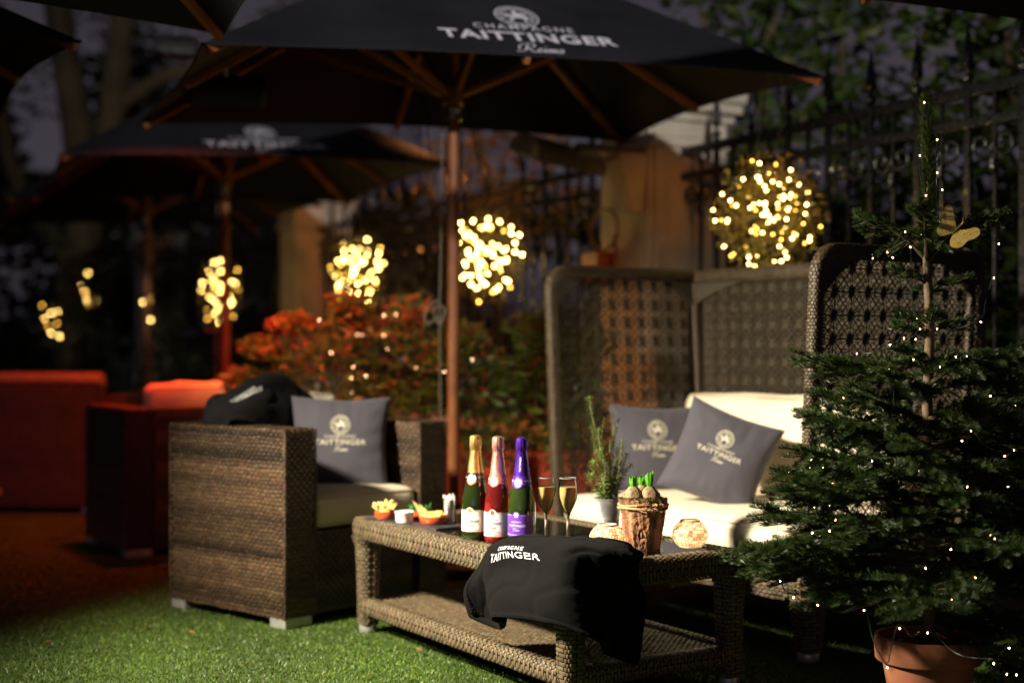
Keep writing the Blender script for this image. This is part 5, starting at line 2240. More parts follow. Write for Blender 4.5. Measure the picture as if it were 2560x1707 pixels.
# ------------------------------------------------------------------ foliage helpers
def leaf_cloud(n, centres, radii, size, rngs, flat=0.0, aspect=0.4, droop=0.0):
    """leaf quads scattered in ellipsoid clumps: returns V,F"""
    k = rngs.integers(0, len(centres), n)
    C = np.asarray(centres, float)[k]
    Rd = np.asarray(radii, float)
    Rd = Rd[k] if Rd.ndim == 2 else np.repeat(Rd[None], n, 0)
    d = rngs.normal(0, 1, (n, 3))
    d /= np.linalg.norm(d, axis=1, keepdims=True)
    rr = rngs.random(n) ** .45
    P = C + d * rr[:, None] * Rd
    ax = rngs.normal(0, 1, (n, 3))
    ax[:, 2] = ax[:, 2] * .6 - droop
    ax /= np.linalg.norm(ax, axis=1, keepdims=True)
    sd = np.cross(ax, rngs.normal(0, 1, (n, 3)))
    sd /= np.linalg.norm(sd, axis=1, keepdims=True) + 1e-9
    L = (size * rngs.uniform(.6, 1.4, n))[:, None]
    nrm = np.cross(ax, sd)
    a = P - ax * L * .5
    b = P + sd * L * aspect * .5 + nrm * L * .05
    c = P + ax * L * .5 - nrm * L * .06
    e = P - sd * L * aspect * .5 + nrm * L * .05
    V = np.stack([a, b, c, e], 1).reshape(-1, 3)
    return V, np.arange(n * 4).reshape(n, 4), P


def shrub(label, loc, centres, radii, n, cols, seed, size=.055, height_tint=None, group=None, stems=14):
    """evergreen shrub with lance-shaped leaves; cols: function(P)->tint"""
    t = thing('shrub', label, 'shrub', loc, 0, group)
    rs = np.random.default_rng(seed)
    V, F, P = leaf_cloud(n, centres, radii, size, rs, aspect=.30, droop=.25)
    me = mesh_np('foliage', V, F, mat('shrub_leaf', (1.0, 1.0, 1.0), 0.38, attr=True, var=0.0, transl=0.25), np.repeat(cols(P, rs), 4, 0), False)
    obj('foliage', me, t, None, 'stuff')
    mw = mat('shrub_stem', (0.12, 0.06, 0.035), 0.8)
    for k in range(stems):
        c = np.asarray(centres[k % len(centres)])
        e = c + rs.normal(0, .4, 3) * np.asarray(radii if np.ndim(radii) == 1 else radii[k % len(centres)])
        s = Vector((c[0] * .5 + rs.normal(0, .04), c[1] * .5 + rs.normal(0, .04), 0))
        b = MB()
        b.tube(catmull([s, Vector(s).lerp(Vector(e), .5) + Vector((0, 0, .05)), e], 10), list(np.linspace(.006, .002, 10)), 5)
        b.build('stem', mw, t, smooth=True)
    return t


def red_cols(P, rs):
    n = len(P)
    z = np.clip((P[:, 2] - .12) / .5, 0, 1)
    left = np.clip((.35 - P[:, 0]) / .8, 0, 1)
    red = rs.random(n) < np.clip(.05 + .95 * (z - .34) * (.45 + .6 * left), .05, .8)
    g = rs.uniform(.55, 1.3, n)[:, None]
    c = np.where(red[:, None], np.array([.34, .095, .045]), np.array([.11, .16, .028]))
    o = rs.random(n) < .12
    c[o] = (.26, .12, .03)
    return c * g


def green_cols(P, rs):
    n = len(P)
    g = rs.uniform(.5, 1.35, n)[:, None]
    c = np.where((rs.random(n) < .12)[:, None], np.array([.26, .06, .03]), np.array([.075, .13, .02]))
    return c * g


def planter(label, loc, rz, hx, hy, h, m):
    t = thing('planter', label, 'planter', loc, rz, 'trough planters')
    b = MB()
    b.rbox(-hx, hx, -hy, hy, 0, h, .012)
    b.build('box', m, t)
    b = MB()
    b.rbox(-hx - .012, hx + .012, -hy - .012, hy + .012, h - .04, h + .004, .008)
    b.build('rim', m, t)
    b = MB()
    b.rbox(-hx + .03, hx - .03, -hy + .03, hy - .03, h, h + .01, .004)
    b.build('soil', mat('dark_soil', (0.02, 0.014, 0.01), 0.95), t)
    return t


M_planter = mat('planter_glow_red', (0.50, 0.07, 0.035), 0.7, var=0.1, bump=0.1)  # red heater light put into the base colour
planter('long planter, red heater glow in its colour, under the red-leaved shrub', (-.78, 7.22, 0), R(4), .52, .18, .50, M_planter)
planter('long planter, red heater glow in its colour, under the green shrub beside the tall sofa', (.16, 7.05, 0), R(-6), .36, .18, .50, M_planter)
_c = [(-.42, 0, .28), (-.30, -.05, .46), (-.12, 0, .56), (.08, -.04, .60), (.28, 0, .52), (.42, 0, .38), (-.05, -.1, .25), (.25, -.1, .22), (-.5, -.05, .15), (.05, 0, .40), (-.28, -.1, .25), (-.62, -.05, .34), (-.55, 0, .50), (-.38, -.05, .62), (-.1, -.05, .72), (.2, 0, .70), (.5, 0, .55), (.62, -.05, .42), (.75, 0, .30)]
shrub('bushy shrub with red and orange leaves behind the front armchair', (-.72, 7.2, .50), _c, [(.22, .22, .15)] * 11 + [(.13, .14, .07)] * 8, 4600, red_cols, 3, size=.058)
_c = [(-.25, 0, .2), (-.1, -.05, .38), (.08, 0, .46), (.22, 0, .34), (.05, -.1, .18), (.25, -.08, .14), (-.2, -.12, .02), (.12, -.16, .0)]
shrub('leafy green shrub between the parasol pole and the tall sofa', (.10, 7.02, .50), _c + [(-.45, 0, .42), (-.35, 0, .55), (0, 0, .60), (.3, 0, .52), (-.5, -.05, .25)], [(.20, .20, .16)] * 8 + [(.15, .15, .09)] * 5, 3400, green_cols, 4, size=.055)
# lights in the red shrub
_sl = [(798, 800), (960, 789), (1181, 899), (892, 837), (959, 839), (905, 838), (959, 839), (828, 882), (969, 873), (883, 917), (1041, 920), (1100, 926), (1111, 929), (990, 786), (915, 940), (876, 1012), (878, 945), (879, 980)]
_sb = [at(px, py, 6.86 + random.uniform(-.04, .05)) for px, py in _sl]
_sw = [catmull([_sb[0], _sb[3], _sb[5], _sb[6], _sb[8], _sb[10], _sb[12]], 60), catmull([_sb[9], _sb[16] + Vector((.003, 0, 0)), _sb[17], _sb[15], _sb[15] + Vector((0, 0, -.12))], 30)]
fairy_string('warm white fairy lights threaded through the red-leaved shrub', mat('clear_cable', (0.30, 0.22, 0.12), 0.3, metal=0.2), _sw, _sb, .0023, (1.0, 0.58, 0.36), 9, wr=.0022, long=1.2)


# ------------------------------------------------------------------ stone pillars, iron fence, low wall
FD = Vector((-.468, .884, 0)).normalized()      # runs away to the left
FN = Vector((-.884, -.468, 0)).normalized()     # faces the terrace
F0 = Vector((2.15, 5.18, 0))
FANG = math.atan2(FD.y, FD.x)


def fpos(s, off=0.0, z=0.0):
    return F0 + FD * s + FN * off + Vector((0, 0, z))


def pillar(label, s, w=.56, d=.46, h=2.30):
    t = thing('stone_pillar', label, 'pillar', fpos(s, .0), FANG, 'cream stone pillars')
    # local x along the fence (away), local y: -FN... terrace side is +y
    b = MB()
    b.rbox(0, w, -d + .17, .17, 0, h, .012)
    b.build('shaft', M_stone, t)
    b = MB()
    b.rbox(-.04, w + .04, -d + .13, .21, 0, .38, .015)
    b.rbox(-.025, w + .025, -d + .145, .195, .38, .44, .02)
    b.build('plinth', M_stone, t)
    b = MB()
    b.rbox(.03, .09, .168, .195, .44, h - .02, .008)
    b.rbox(.115, .15, .168, .188, .44, h - .02, .008)
    b.build('pilaster', M_stone, t)
    b = MB()
    for z, e, th in ((2.06, .02, .035), (2.11, .010, .02), (2.20, .03, .04), (2.25, .06, .05)):
        b.rbox(-e, w + e, -d + .17 - e, .17 + e + .018, z, z + th, .008)
    b.build('moulding', M_stone, t)
    b = MB()
    b.rbox(-.09, w + .09, -d + .08, .26, h, h + .10, .03)
    b.build('capstone', M_stone, t)
    return t


S1, S2 = 2.66, 8.2
pillar('tall cream stone pillar behind the lattice sofa, carrying the heater', S1)
pillar('cream stone pillar farther back, left of the light balls', S2)
pillar('cream stone pillar far back, mostly lost in the dark', 13.8)


def wall_bay(label, s0, s1):
    t = thing('low_wall', label, 'wall', fpos(s0), FANG, 'low walls under the railings')
    L = s1 - s0
    b = MB()
    b.rbox(.0, L, -.18, .12, 0, .46, .01)
    b.build('wall', mat('dark_wall_render', (0.14, 0.11, 0.085), 0.9, var=0.3, nscale=5, bump=0.3, bscale=50), t)
    b = MB()
    b.rbox(.0, L, -.21, .15, .46, .53, .012)
    b.build('coping', M_stone, t)


def scroll_pts(s):
    P = []
    for k in range(30):
        a = k / 29 * 2.6 * math.pi
        r = .058 * (1 - k / 29 * .82)
        P.append((s * (.060 - .0 + r * math.cos(a + math.pi) * 1.0), 0, -.075 + r * math.sin(a + math.pi)))
    return P


_bar = MB()
_bar.box(-.016, .016, -.009, .009, .53, 2.07)
_bar.lathe([(.010, 2.07), (.022, 2.08), (.024, 2.095), (.010, 2.11), (.010, 2.125), (.026, 2.15), (.021, 2.20), (.0, 2.32)], 8)
_thin = MB()
_thin.box(-.008, .008, -.007, .007, .53, 2.04)
_scr = MB()
for s in (-1, 1):
    _scr.tube(scroll_pts(s), .0085, 6)
_scr.lathe([(0, -.20), (.014, -.185), (.018, -.165), (.01, -.15), (.012, -.14), (0, -.13)], 8)
_bar_o = _thin_o = _scr_o = None


def fence_bay(label, s0, s1, scrolls=True, step=.285):
    global _bar_o, _thin_o, _scr_o
    t = thing('iron_fence', label, 'fence', fpos(s0), FANG, 'black iron railings')
    L = s1 - s0
    for z, h in ((2.035, .045), (1.905, .04), (.62, .04)):
        b = MB()
        b.rbox(0, L, -.017, .017, z - h / 2, z + h / 2, .004)
        b.build('rail', M_iron, t)
    n = int(L / step)
    for k in range(n):
        x = (k + .3) * step
        if x > L - .02:
            break
        if _bar_o is None:
            _bar_o = _bar.build('bar', M_iron, t, loc=(x, 0, 0))
            _thin_o = _thin.build('thin_bar', M_iron, t, loc=(x + step / 2, 0, 0))
            _scr_o = _scr.build('scroll', M_iron, t, smooth=True, loc=(x + step / 2, .012, 1.885))
        else:
            share(_bar_o, t, (x, 0, 0))
            if x + step / 2 < L - .02:
                share(_thin_o, t, (x + step / 2, 0, 0))
                if scrolls:
                    share(_scr_o, t, (x + step / 2, .012, 1.885))
    return t


fence_bay('black iron railing with scrolls and spear tops behind the fir tree', -2.0, S1)
wall_bay('low stone wall below the railing behind the tall sofa', -2.0, S1)
fence_bay('black iron railing between the two stone pillars', S1 + .56, S2)
wall_bay('low stone wall below the railing between the pillars', S1 + .56, S2)
fence_bay('dim iron railing beyond the second stone pillar', S2 + .56, 13.8)
wall_bay('low stone wall beyond the second stone pillar', S2 + .56, 13.8)


# ------------------------------------------------------------------ infrared heaters
def heater(label, loc, rz, pitch, L=.52, lit=None, cap=(0.42, 0.38, 0.33), arm=None, group='infrared terrace heaters'):
    t = thing('terrace_heater', label, 'heater', loc, rz, group)
    t.rotation_euler = (pitch, 0, rz)
    ms = mat('heater_casing', (0.20, 0.17, 0.14), 0.5, metal=0.2, var=0.15) if cap[0] > .1 else mat('heater_casing_black', (0.012, 0.011, 0.01), 0.6)
    b = MB()
    # half-round housing open downwards
    sec = [(-.085, -.03), (-.085, .01), (-.065, .05), (-.03, .072), (.03, .072), (.065, .05), (.085, .01), (.085, -.03), (.075, -.03), (.055, .035), (0, .05), (-.055, .035), (-.075, -.03)]
    P = np.array([[(x, y, z) for (y, z) in sec] for x in (-L / 2, L / 2)])
    b.grid(P)
    b.build('housing', ms, t, smooth=True)
    for s in (-1, 1):
        b = MB()
        m = 8
        V = [(s * L / 2, y, z) for y, z in sec[:8]] + [(s * (L / 2 + .035), y * .8, z * .85) for y, z in sec[:8]]
        b.add(V, [tuple(range(8)), tuple(range(15, 7, -1))] + [(k, (k + 1) % 8, 8 + (k + 1) % 8, 8 + k) for k in range(8)])
        b.build('end_cap', mat('heater_end_cap_%d' % int(cap[0] * 100), cap, 0.5), t)
    for k in range(9):
        y = -.068 + .017 * k
        b = MB()
        b.box(-L / 2, L / 2, y - .002, y + .002, -.036, -.026)
        b.build('grille_slat', ms, t)
    b = MB()
    b.tube([(-L / 2 + .03, 0, .0), (L / 2 - .03, 0, .0)], .009, 8)
    b.build('element', glow('heater_element_red', (1.0, 0.10, 0.02), lit) if lit else mat('cold_quartz', (0.35, 0.2, 0.12), 0.2), t, smooth=True)
    return t


# heater on the tall pillar with its wall bracket
hp = Vector((.25, 7.40, 1.99))
heater('grey infrared heater on a bracket beside the tall stone pillar', hp, R(61), R(22), .78)
br = thing('heater_bracket', 'stone corbel and metal arm on the pillar holding the heater', 'bracket', fpos(S1 + .14, .17, 1.72), FANG)
b = MB()
b.add([(x * k, (0 if y == 0 else y * k), z) for z, k in ((0, .40), (.14, .62), (.27, .82), (.30, .82)) for x, y in ((-.10, 0), (.10, 0), (.10, .22), (-.10, .22))],
      [(3, 2, 1, 0), (12, 13, 14, 15)] + [(i * 4 + k, i * 4 + (k + 1) % 4, (i + 1) * 4 + (k + 1) % 4, (i + 1) * 4 + k) for i in range(3) for k in range(4)])
b.build('corbel', M_stone, br)
b = MB()
b.rbox(-.03, .03, .0, .40, .305, .345, .01)
b.build('arm', mat('heater_casing', (0.3, 0.29, 0.27), 0.45), br)
jb = thing('junction_box', 'small red-brown junction box fixed low on the tall pillar', 'junction box', fpos(S1 + .50, .17, 1.36), FANG)
b = MB()
b.rbox(-.10, .10, .0, .10, 0, .17, .01)
b.build('casing', mat('red_brown_plastic', (0.30, 0.08, 0.04), 0.5), jb)
b = MB()
b.rbox(-.085, .085, .10, .108, .015, .155, .004)
b.build('lid', mat('red_brown_plastic', (0.30, 0.08, 0.04), 0.5), jb)
cb = thing('coiled_cable', 'loop of cable hanging beside the tall stone pillar', 'cable', fpos(S1 + .42, .20, 1.55), FANG)
b = MB()
b.tube([(.14 * math.cos(a), .03, .10 + .11 * math.sin(a)) for a in np.linspace(0, 2 * math.pi, 40)[:-1]], .008, 6, closed=True)
b.tube([(-.1, .03, .06), (-.14, .03, -.1), (-.15, .02, -.18)], .007, 6)
b.build('loop', mat('brown_cable', (0.20, 0.10, 0.05), 0.5), cb, smooth=True)

# red-glowing heater hung up between the parasols
rh = heater('red glowing infrared heater hanging high between the parasols', (-1.78, 7.55, 2.58), R(20), 0, .16, lit=5.0, cap=(0.02, 0.02, 0.02))
b = MB()
b.tube([(0, 0, .07), (0, 0, 1.9)], .006, 6)
b.build('hanging_rod', M_steel, rh, smooth=True)
lamp('AREA', 'heater_glow', (-1.78, 7.55, 2.53), (-1.85, 7.95, 0), 40, (1.0, 0.075, 0.016), shape='RECTANGLE', size=.2, size_y=.12, spread=R(118))


# ------------------------------------------------------------------ hanging balls of light
def light_ball(label, c, r, flat, n_b, seed, cords, strength, leaves=900):
    t = thing('light_ball', label, 'light ball', c, 0, 'hanging balls of fairy lights')
    t.rotation_euler = (0, 0, FANG)
    rs = np.random.default_rng(seed)
    sc = np.array([1.0, flat, 1.0]) * r
    d = rs.normal(0, 1, (leaves, 3))
    d /= np.linalg.norm(d, axis=1, keepdims=True)
    P = d * sc * (rs.uniform(.45, 1.16, leaves))[:, None]
    ax = d + rs.normal(0, .8, (leaves, 3))
    ax /= np.linalg.norm(ax, axis=1, keepdims=True)
    sd = np.cross(ax, rs.normal(0, 1, (leaves, 3)))
    sd /= np.linalg.norm(sd, axis=1, keepdims=True)
    L = rs.uniform(.018, .04, leaves)[:, None]
    V = np.stack([P - ax * L * .5, P + sd * L * .16, P + ax * L * .5, P - sd * L * .16], 1).reshape(-1, 3)
    g = rs.uniform(.5, 1.3, leaves)[:, None] * np.array([1, 1, 1])
    me = mesh_np('foliage', V, np.arange(leaves * 4).reshape(-1, 4), mat('ball_leaf', (0.24, 0.19, 0.035), 0.5, attr=True, transl=0.25), np.repeat(g, 4, 0), False)
    obj('foliage', me, t, None, 'stuff')
    b = MB()
    for k in range(6):
        a = math.pi * k / 6
        b.tube([(sc[0] * .86 * math.cos(a) * math.cos(q), sc[1] * .86 * math.sin(a) * math.cos(q), sc[2] * .86 * math.sin(q)) for q in np.linspace(0, 2 * math.pi, 33)[:-1]], .003, 4, closed=True)
    b.build('wire_frame', M_wire, t)
    # bulbs on a jittered spiral
    br = .0062
    mb = MB()
    mb.lathe([(0, -br), (br * .7, -br * .7), (br, 0), (br * .7, br * .7), (0, br)], 8)
    proto = None
    dim = None
    for k in range(n_b):
        z = 1 - 2 * (k + .5) / n_b
        a = k * 2.399 + rs.normal(0, .5)
        q = math.sqrt(1 - z * z)
        dd = np.array([q * math.cos(a), q * math.sin(a), z]) + rs.normal(0, .12, 3)
        dd /= np.linalg.norm(dd)
        p = dd * sc * (1.06 * rs.random() ** .4)
        if proto is None:
            proto = mb.build('bulb', glow('golden_led_%d' % strength, (1.0, 0.64, 0.18), strength), t, smooth=True, loc=tuple(p))
        elif rs.random() < .28:
            if dim is None:
                dim = mb.build('bulb', glow('amber_led_%d' % strength, (1.0, 0.52, 0.07), strength * .35), t, smooth=True, loc=tuple(p))
            else:
                share(dim, t, tuple(p))
        else:
            share(proto, t, tuple(p))
    inv = Matrix.Rotation(-FANG, 3, 'Z')
    for pts in cords:
        b = MB()
        b.tube([inv @ (Vector(p) - Vector(c)) for p in pts], .004, 5)
        b.build('cord', M_black_wire, t, smooth=True)
    return t


c1 = Vector((1.10, 6.12, 1.58))
light_ball('large ball of golden fairy lights above the tall sofa', c1, .235, .92, 105, 1,
           [catmull([(1.03, 5.93, 2.262), (1.12, 5.85, 2.14), (1.14, 5.95, 1.98), (1.11, 6.08, 1.81)], 14), catmull([(.93, 5.97, 2.285), (1.02, 5.85, 2.17), (1.05, 5.95, 1.95), (1.0, 6.05, 1.78)], 14)], 27, 1900)


def bracketed(c, r):
    """cord up to a short iron arm that reaches out from the railing"""
    c = Vector(c)
    s = (c - F0).dot(FD)
    return [[c + Vector((0, 0, r)), Vector((c.x, c.y, 2.03))], [Vector((c.x, c.y, 2.03)), fpos(s, 0, 2.03)]]


for lab, c, r, fl, nb, sd in (('ball of golden fairy lights just right of the big parasol pole', (-.142, 8.2, 1.535), .265, .66, 84, 2),
                              ('ball of golden fairy lights between the two parasol poles, right of the stone pillar', (-1.07, 9.8, 1.52), .277, .66, 66, 3),
                              ('ball of golden fairy lights behind the red-lit parasol pole', (-2.46, 12.0, 1.48), .28, .6, 46, 4)):
    light_ball(lab, c, r, fl, nb, sd, bracketed(c, r), 70, 900)
for lab, c, r, nb, sd in (('small cluster of golden lights behind the leaning far pole', (-3.62, 14.4, 1.52), .25, 12, 5),
                          ('small cluster of golden lights in the dark hedge, upper of two at left', (-4.45, 15.0, 1.62), .22, 10, 6),
                          ('small cluster of golden lights low in the dark hedge at left', (-4.80, 14.8, 1.28), .25, 9, 7)):
    light_ball(lab, c, r, .5, nb, sd, [[Vector(c) + Vector((0, 0, r)), Vector((c[0], c[1], 2.4))]], 75, 150)


# ------------------------------------------------------------------ trees and hedges beyond
def big_tree(label, loc, limbs, leaf_c, leaf_r, n, tint, seed, size=.10, trunk_m=None, group='trees beyond the terrace'):
    t = thing('tree', label, 'tree', loc, 0, group)
    rs = np.random.default_rng(seed)
    b = MB()
    for pts, r0, r1 in limbs:
        b.tube(catmull(pts, 24), list(np.linspace(r0, r1, 24)), 10)
    b.build('trunk', trunk_m or mat('plane_bark', (0.075, 0.058, 0.024), 0.85, var=0.45, nscale=3, bump=0.3, bscale=20), t, smooth=True)
    if n:
        V, F, P = leaf_cloud(n, leaf_c, leaf_r, size, rs, aspect=.5, droop=.3)
        g = rs.uniform(.4, 1.4, n)[:, None] * np.array(tint)
        mix = rs.random(n) < .2
        g[mix] *= np.array([1.7, 1.1, .8])
        me = mesh_np('crown', V, F, mat('tree_leaf', (1, 1, 1), 0.4, attr=True, var=0.0, transl=0.3), np.repeat(g, 4, 0), False)
        obj('crown', me, t, None, 'stuff')
    return t


# old plane tree at the left
rt = np.random.default_rng(44)
big_tree('old tree with a forked pale trunk at the upper left', (-5.2, 16.5, 0),
         [([(.1, 0, 0), (.15, 0, 1.6), (.25, 0, 2.6), (.15, 0, 3.6), (-.1, 0, 5.2), (-.2, 0, 7)], .26, .13),
          ([(.25, 0, 2.4), (.45, 0, 3.1), (.62, 0, 4.2), (.75, 0, 5.6), (.9, 0, 7)], .20, .11),
          ([(.1, 0, 2.0), (-.35, 0, 2.6), (-.7, .1, 3.4), (-.8, .1, 5)], .13, .07),
          ([(.6, 0, 3.8), (1.3, 0, 4.2), (2.2, .1, 4.3), (3.0, .2, 4.9)], .10, .05)],
         [(-1.2, .5, 4.2), (1.6, .6, 4.0), (2.6, .4, 3.4), (.6, .6, 5.2), (-1.8, .5, 3.0), (1.2, .5, 2.6), (3.2, .5, 4.8)], (1.1, .6, .8), 5200, (.030, .030, .012), 51, .11)
big_tree('slim bare tree behind the second parasol', (-3.1, 19, 0),
         [([(0, 0, 0), (.1, 0, 2), (.4, 0, 4), (.5, 0, 7)], .22, .10), ([(.3, 0, 3.2), (-.4, 0, 4.2), (-.9, 0, 6)], .12, .06), ([(.4, 0, 3.8), (1.2, 0, 4.6), (1.8, 0, 6)], .10, .05)],
         [(0, .5, 3.0), (1.0, .5, 3.6), (-1.2, .5, 3.8), (.4, .5, 5.0)], (1.1, .6, .9), 3600, (.034, .028, .012), 52, .11)
# yellow-leaved tree seen past the pole
big_tree('tree with yellow-brown autumn leaves past the big parasol pole', (-.25, 12.6, 0),
         [([(.2, 0, 0), (.1, 0, 1.8), (-.1, 0, 3.2)], .09, .03), ([(.1, 0, 1.6), (.5, 0, 2.4), (.8, 0, 3)], .05, .02)],
         [(-.25, 0, 2.55), (.1, 0, 2.2), (.35, 0, 2.75), (-.1, 0, 3.0), (.6, 0, 2.3), (.0, 0, 1.9)], (.45, .4, .35), 1400, (.30, .15, .025), 53, .085)
# evergreen wall of leaves behind the railing at right
for lab, loc, cs, n, sd in (('dark laurel tree with glossy leaves behind the railing at top right', (3.0, 7.3, 0), [(.2, 0, 2.5), (-.5, .1, 2.7), (-.2, -.1, 3.2), (.5, -.2, 3.0), (-.6, .2, 2.1), (.1, 0, 1.8), (.7, 0, 2.3), (-.5, 0, 1.4), (.3, 0, 1.1)], 2600, 57),
                            ('dark laurel tree with sky showing through above the tall sofa', (1.75, 9.3, 0), [(.0, 0, 2.7), (.4, .1, 3.2), (-.3, -.1, 3.3), (.6, -.2, 2.4), (-.2, .2, 2.1), (.1, 0, 1.6), (.6, 0, 1.8)], 1700, 55),
                            ('dark laurel tree at the far right behind the fir', (4.2, 8.2, 0), [(.0, 0, 2.5), (-.5, .1, 3.0), (.4, -.1, 3.3), (.0, -.2, 1.6), (-.6, .2, 1.9), (.3, 0, 1.0)], 1900, 56)):
    big_tree(lab, loc, [([(0, 0, 0), (.05, 0, 1.2), (-.1, 0, 2.4), (0, 0, 3.6)], .07, .03), ([(.0, 0, 1.0), (.35, 0, 2.0), (.4, 0, 3.2)], .05, .02), ([(0, 0, 1.3), (-.4, 0, 2.2), (-.5, 0, 3.2)], .04, .02)],
             cs, (.50, .42, .40), int(n * 1.7), (.060, .105, .020), sd, .115, mat('dark_bark', (0.10, 0.075, 0.04), 0.85, var=0.4, nscale=6), 'laurel trees behind the railing')


def hedge(label, loc, hw, h, n, seed, tint=(.028, .040, .014), cone=False):
    t = thing('hedge_shrub', label, 'hedge', loc, 0, 'dark evergreen hedging')
    rs = np.random.default_rng(seed)
    cs, rd = [], []
    for k in range(26):
        z = rs.uniform(.1, 1) * h
        w = hw * ((1 - z / h) * .9 + .12 if cone else 1)
        cs.append((rs.uniform(-w, w) * .85, rs.uniform(-.3, .3), z))
        rd.append((hw * .35, .3, h * .14))
    V, F, P = leaf_cloud(n, cs, rd, .07, rs, aspect=.45)
    g = rs.uniform(.4, 1.4, n)[:, None] * np.array(tint)
    me = mesh_np('foliage', V, F, mat('tree_leaf', (1, 1, 1), 0.4, attr=True, var=0.0, transl=0.3), np.repeat(g, 4, 0), False)
    obj('foliage', me, t, None, 'stuff')
    b = MB()
    b.tube([(0, 0, 0), (0, 0, h * .6)], [.05, .02], 8)
    b.build('stem', mat('dark_bark', (0.1, 0.075, 0.04), 0.85), t)


hedge('dark hedge behind the far sofa at the left edge', (-5.3, 13.4, 0), 1.0, 2.3, 2600, 61, (.035, .030, .012))
hedge('dark hedge left of the leaning far pole', (-4.05, 13.7, 0), .42, 2.0, 1500, 62, cone=True)
hedge('dark conical evergreen between the two far poles', (-3.2, 13.2, 0), .40, 1.75, 1500, 63, cone=True)
hedge('dark low hedge under the far light ball', (-2.25, 12.7, 0), .7, .95, 1200, 64)
hedge('dark hedge outside the railing behind the second pillar', (-1.9, 15.2, 0), 1.6, 1.9, 1800, 65)
hedge('dark hedge outside the railing behind the yellow tree', (1.1, 12.5, 0), 1.4, 2.0, 2200, 66)
hedge('dark hedge outside the railing behind the tall sofa', (2.6, 9.6, 0), 1.2, 1.9, 1800, 67)

# fallen leaves on the turf
for k, (x, y) in enumerate(((-.30, 4.62), (.02, 3.98), (-1.55, 4.75), (-1.1, 4.9), (-2.0, 5.9), (-1.3, 5.05))):
    t = thing('fallen_leaf', ('small brown fallen leaf on the turf under the table edge', 'small brown fallen leaf on the turf at the bottom edge', 'fallen leaf on the turf left of the front armchair', 'fallen leaf near the front armchair foot', 'fallen leaf on the red-lit turf', 'fallen leaf beside the front armchair')[k], 'leaf', (x, y, .02), random.uniform(0, 6), 'fallen leaves on the turf')
    b = MB()
    b.add([(-.018, 0, 0), (-.006, .009, .004), (.008, .007, .001), (.02, 0, .006), (.008, -.007, .004), (-.006, -.008, .001)], [(0, 1, 5), (1, 2, 4, 5), (2, 3, 4)])
    b.build('blade', mat('dead_leaf', (0.22, 0.09, 0.03), 0.7), t)


# ------------------------------------------------------------------ floodlights outside the frame
def floodlight(label, loc, target, energy, color, size_deg, blend, soft, post=True):
    loc = Vector(loc)
    t = thing('floodlight', label, 'floodlight', (loc.x, loc.y, 0), 0, 'floodlights on posts')
    b = MB()
    b.tube([(0, 0, 0), (0, 0, loc.z - .1)], .025, 10)
    b.lathe([(.16, 0), (.16, .02), (.03, .04)], 20)
    b.build('post', M_iron, t, smooth=True)
    d = (Vector(target) - loc).normalized()
    q = d.to_track_quat('-Z', 'Y').to_matrix()
    b = MB()
    b.rbox(-.13, .13, -.09, .09, .02, .09, .01)
    V = [q @ Vector(v) + Vector((0, 0, loc.z)) for v in b.V]
    hb = MB()
    hb.add(V, b.F)
    hb.build('lamp_head', M_iron, t)
    l = lamp('SPOT', 'floodlight_lamp', (0, 0, loc.z), None, energy, color, spot_size=R(size_deg), spot_blend=blend, shadow_soft_size=soft)
    l.rotation_euler = d.to_track_quat('-Z', 'Y').to_euler()
    l.parent = t
    return t


floodlight('black floodlight on a post left of the terrace', (-2.25, 3.60, 2.12), (.40, 4.68, .10), 2150, (1.0, 0.89, 0.67), 84, 1.0, .12)
floodlight('black floodlight on a tall post behind the camera', (.9, -5.0, 4.1), (.05, 7.0, 3.62), 3500, (0.98, 0.92, 0.88), 31, .75, .10)
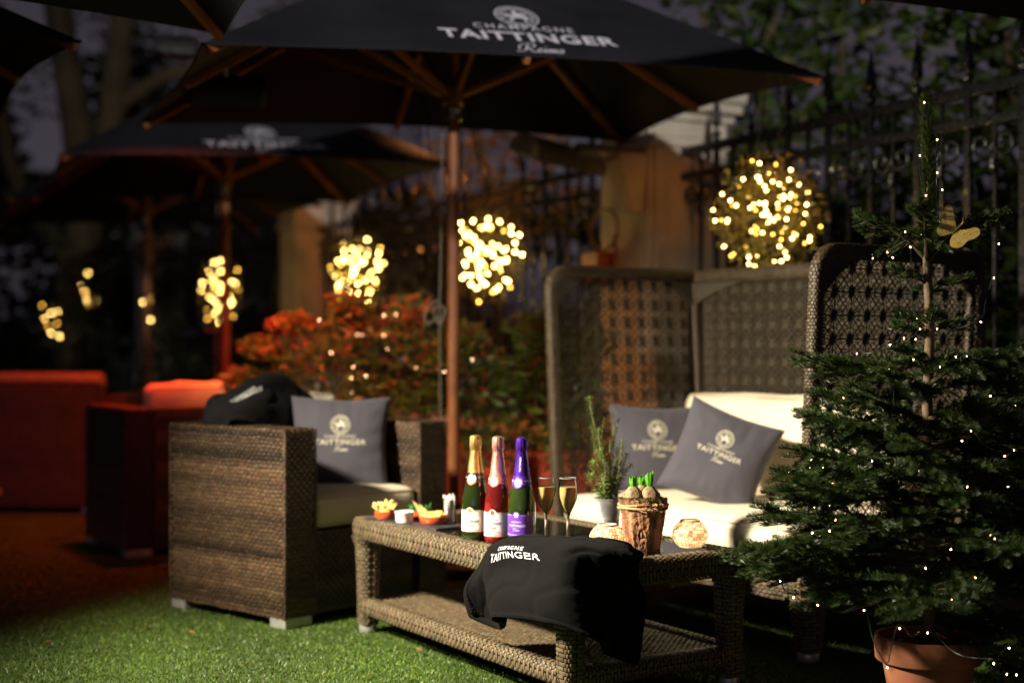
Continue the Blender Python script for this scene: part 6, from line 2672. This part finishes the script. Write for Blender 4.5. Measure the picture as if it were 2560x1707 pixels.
# amber heater strips: one added to light the shrubs, one for the amber pillar
hh = heater('added amber infrared heater strip up under the left side of the big parasol', (-1.30, 6.45, 2.16), R(15), R(40), .30, lit=None, cap=(0.02, 0.02, 0.02))
b = MB()
b.tube([(0, .0, .06), (.0, .02, .13)], .008, 6)
b.build('hanging_rod', M_steel, hh, smooth=True)
lamp('SPOT', 'unseen_amber_glow', (-1.28, 6.47, 2.10), (-.62, 7.15, .85), 200, (1.0, 0.33, 0.075), spot_size=R(84), spot_blend=1.0, shadow_soft_size=.10)  # added spot, no such source seen: brightens the red-leaved shrub
lamp('SPOT', 'added_red_glow', (-1.36, 6.42, 2.08), (-1.55, 7.25, .7), 85, (1.0, 0.06, 0.014), spot_size=R(62), spot_blend=1.0, shadow_soft_size=.08)  # second added spot, reddens the cushion of the rear armchair
hh = heater('amber infrared heater strip under the right-hand parasol overhead', (1.32, 4.25, 2.16), R(15), R(40), .30, lit=None, cap=(0.02, 0.02, 0.02))
b = MB()
b.tube([(0, .0, .06), (.0, .02, .22)], .008, 6)
b.build('hanging_rod', M_steel, hh, smooth=True)
lamp('SPOT', 'unseen_amber_glow', (1.32, 4.28, 2.10), (.85, 7.4, 1.52), 62, (1.0, 0.31, 0.04), spot_size=R(23), spot_blend=.6, shadow_soft_size=.06)

hh = heater('added amber infrared heater strip hidden behind the big parasol', (-.40, 8.45, 2.50), R(15), R(-40), .30, lit=None, cap=(0.02, 0.02, 0.02))
b = MB()
b.tube([(0, .0, .06), (.0, .02, 1.5)], .006, 6)
b.build('hanging_rod', M_steel, hh, smooth=True)
lamp('SPOT', 'unseen_amber_glow', (-.40, 8.58, 2.42), (-1.0, 11.2, .9), 150, (1.0, 0.34, 0.07), spot_size=R(104), spot_blend=1.0, shadow_soft_size=.10)  # strip and spot added to warm the railing and foliage behind


# far trees closing the view
def far_trees():
    rs = np.random.default_rng(71)
    cs = [(x, 21 + rs.uniform(-1, 1), rs.uniform(.5, 2.4)) for x in np.linspace(-11, 10, 60)] + [(x, 21.5, rs.uniform(2.4, 3.0)) for x in np.linspace(-11, 10, 24)] + [(rs.uniform(-11, -3.5), 22, rs.uniform(3, 5.5)) for k in range(16)]
    V, F, P = leaf_cloud(16000, cs, (.8, .5, .8), .30, rs, aspect=.6)
    g = rs.uniform(.4, 1.3, 16000)[:, None] * np.array((.022, .028, .012))
    me = mesh_np('far_trees', V, F, mat('tree_leaf', (1, 1, 1), 0.4, attr=True, var=0.0, transl=0.3), np.repeat(g, 4, 0), False)
    tag(obj('far_trees', me), 'dark mass of far trees closing the view behind the railings', 'trees', kind='stuff')


far_trees()
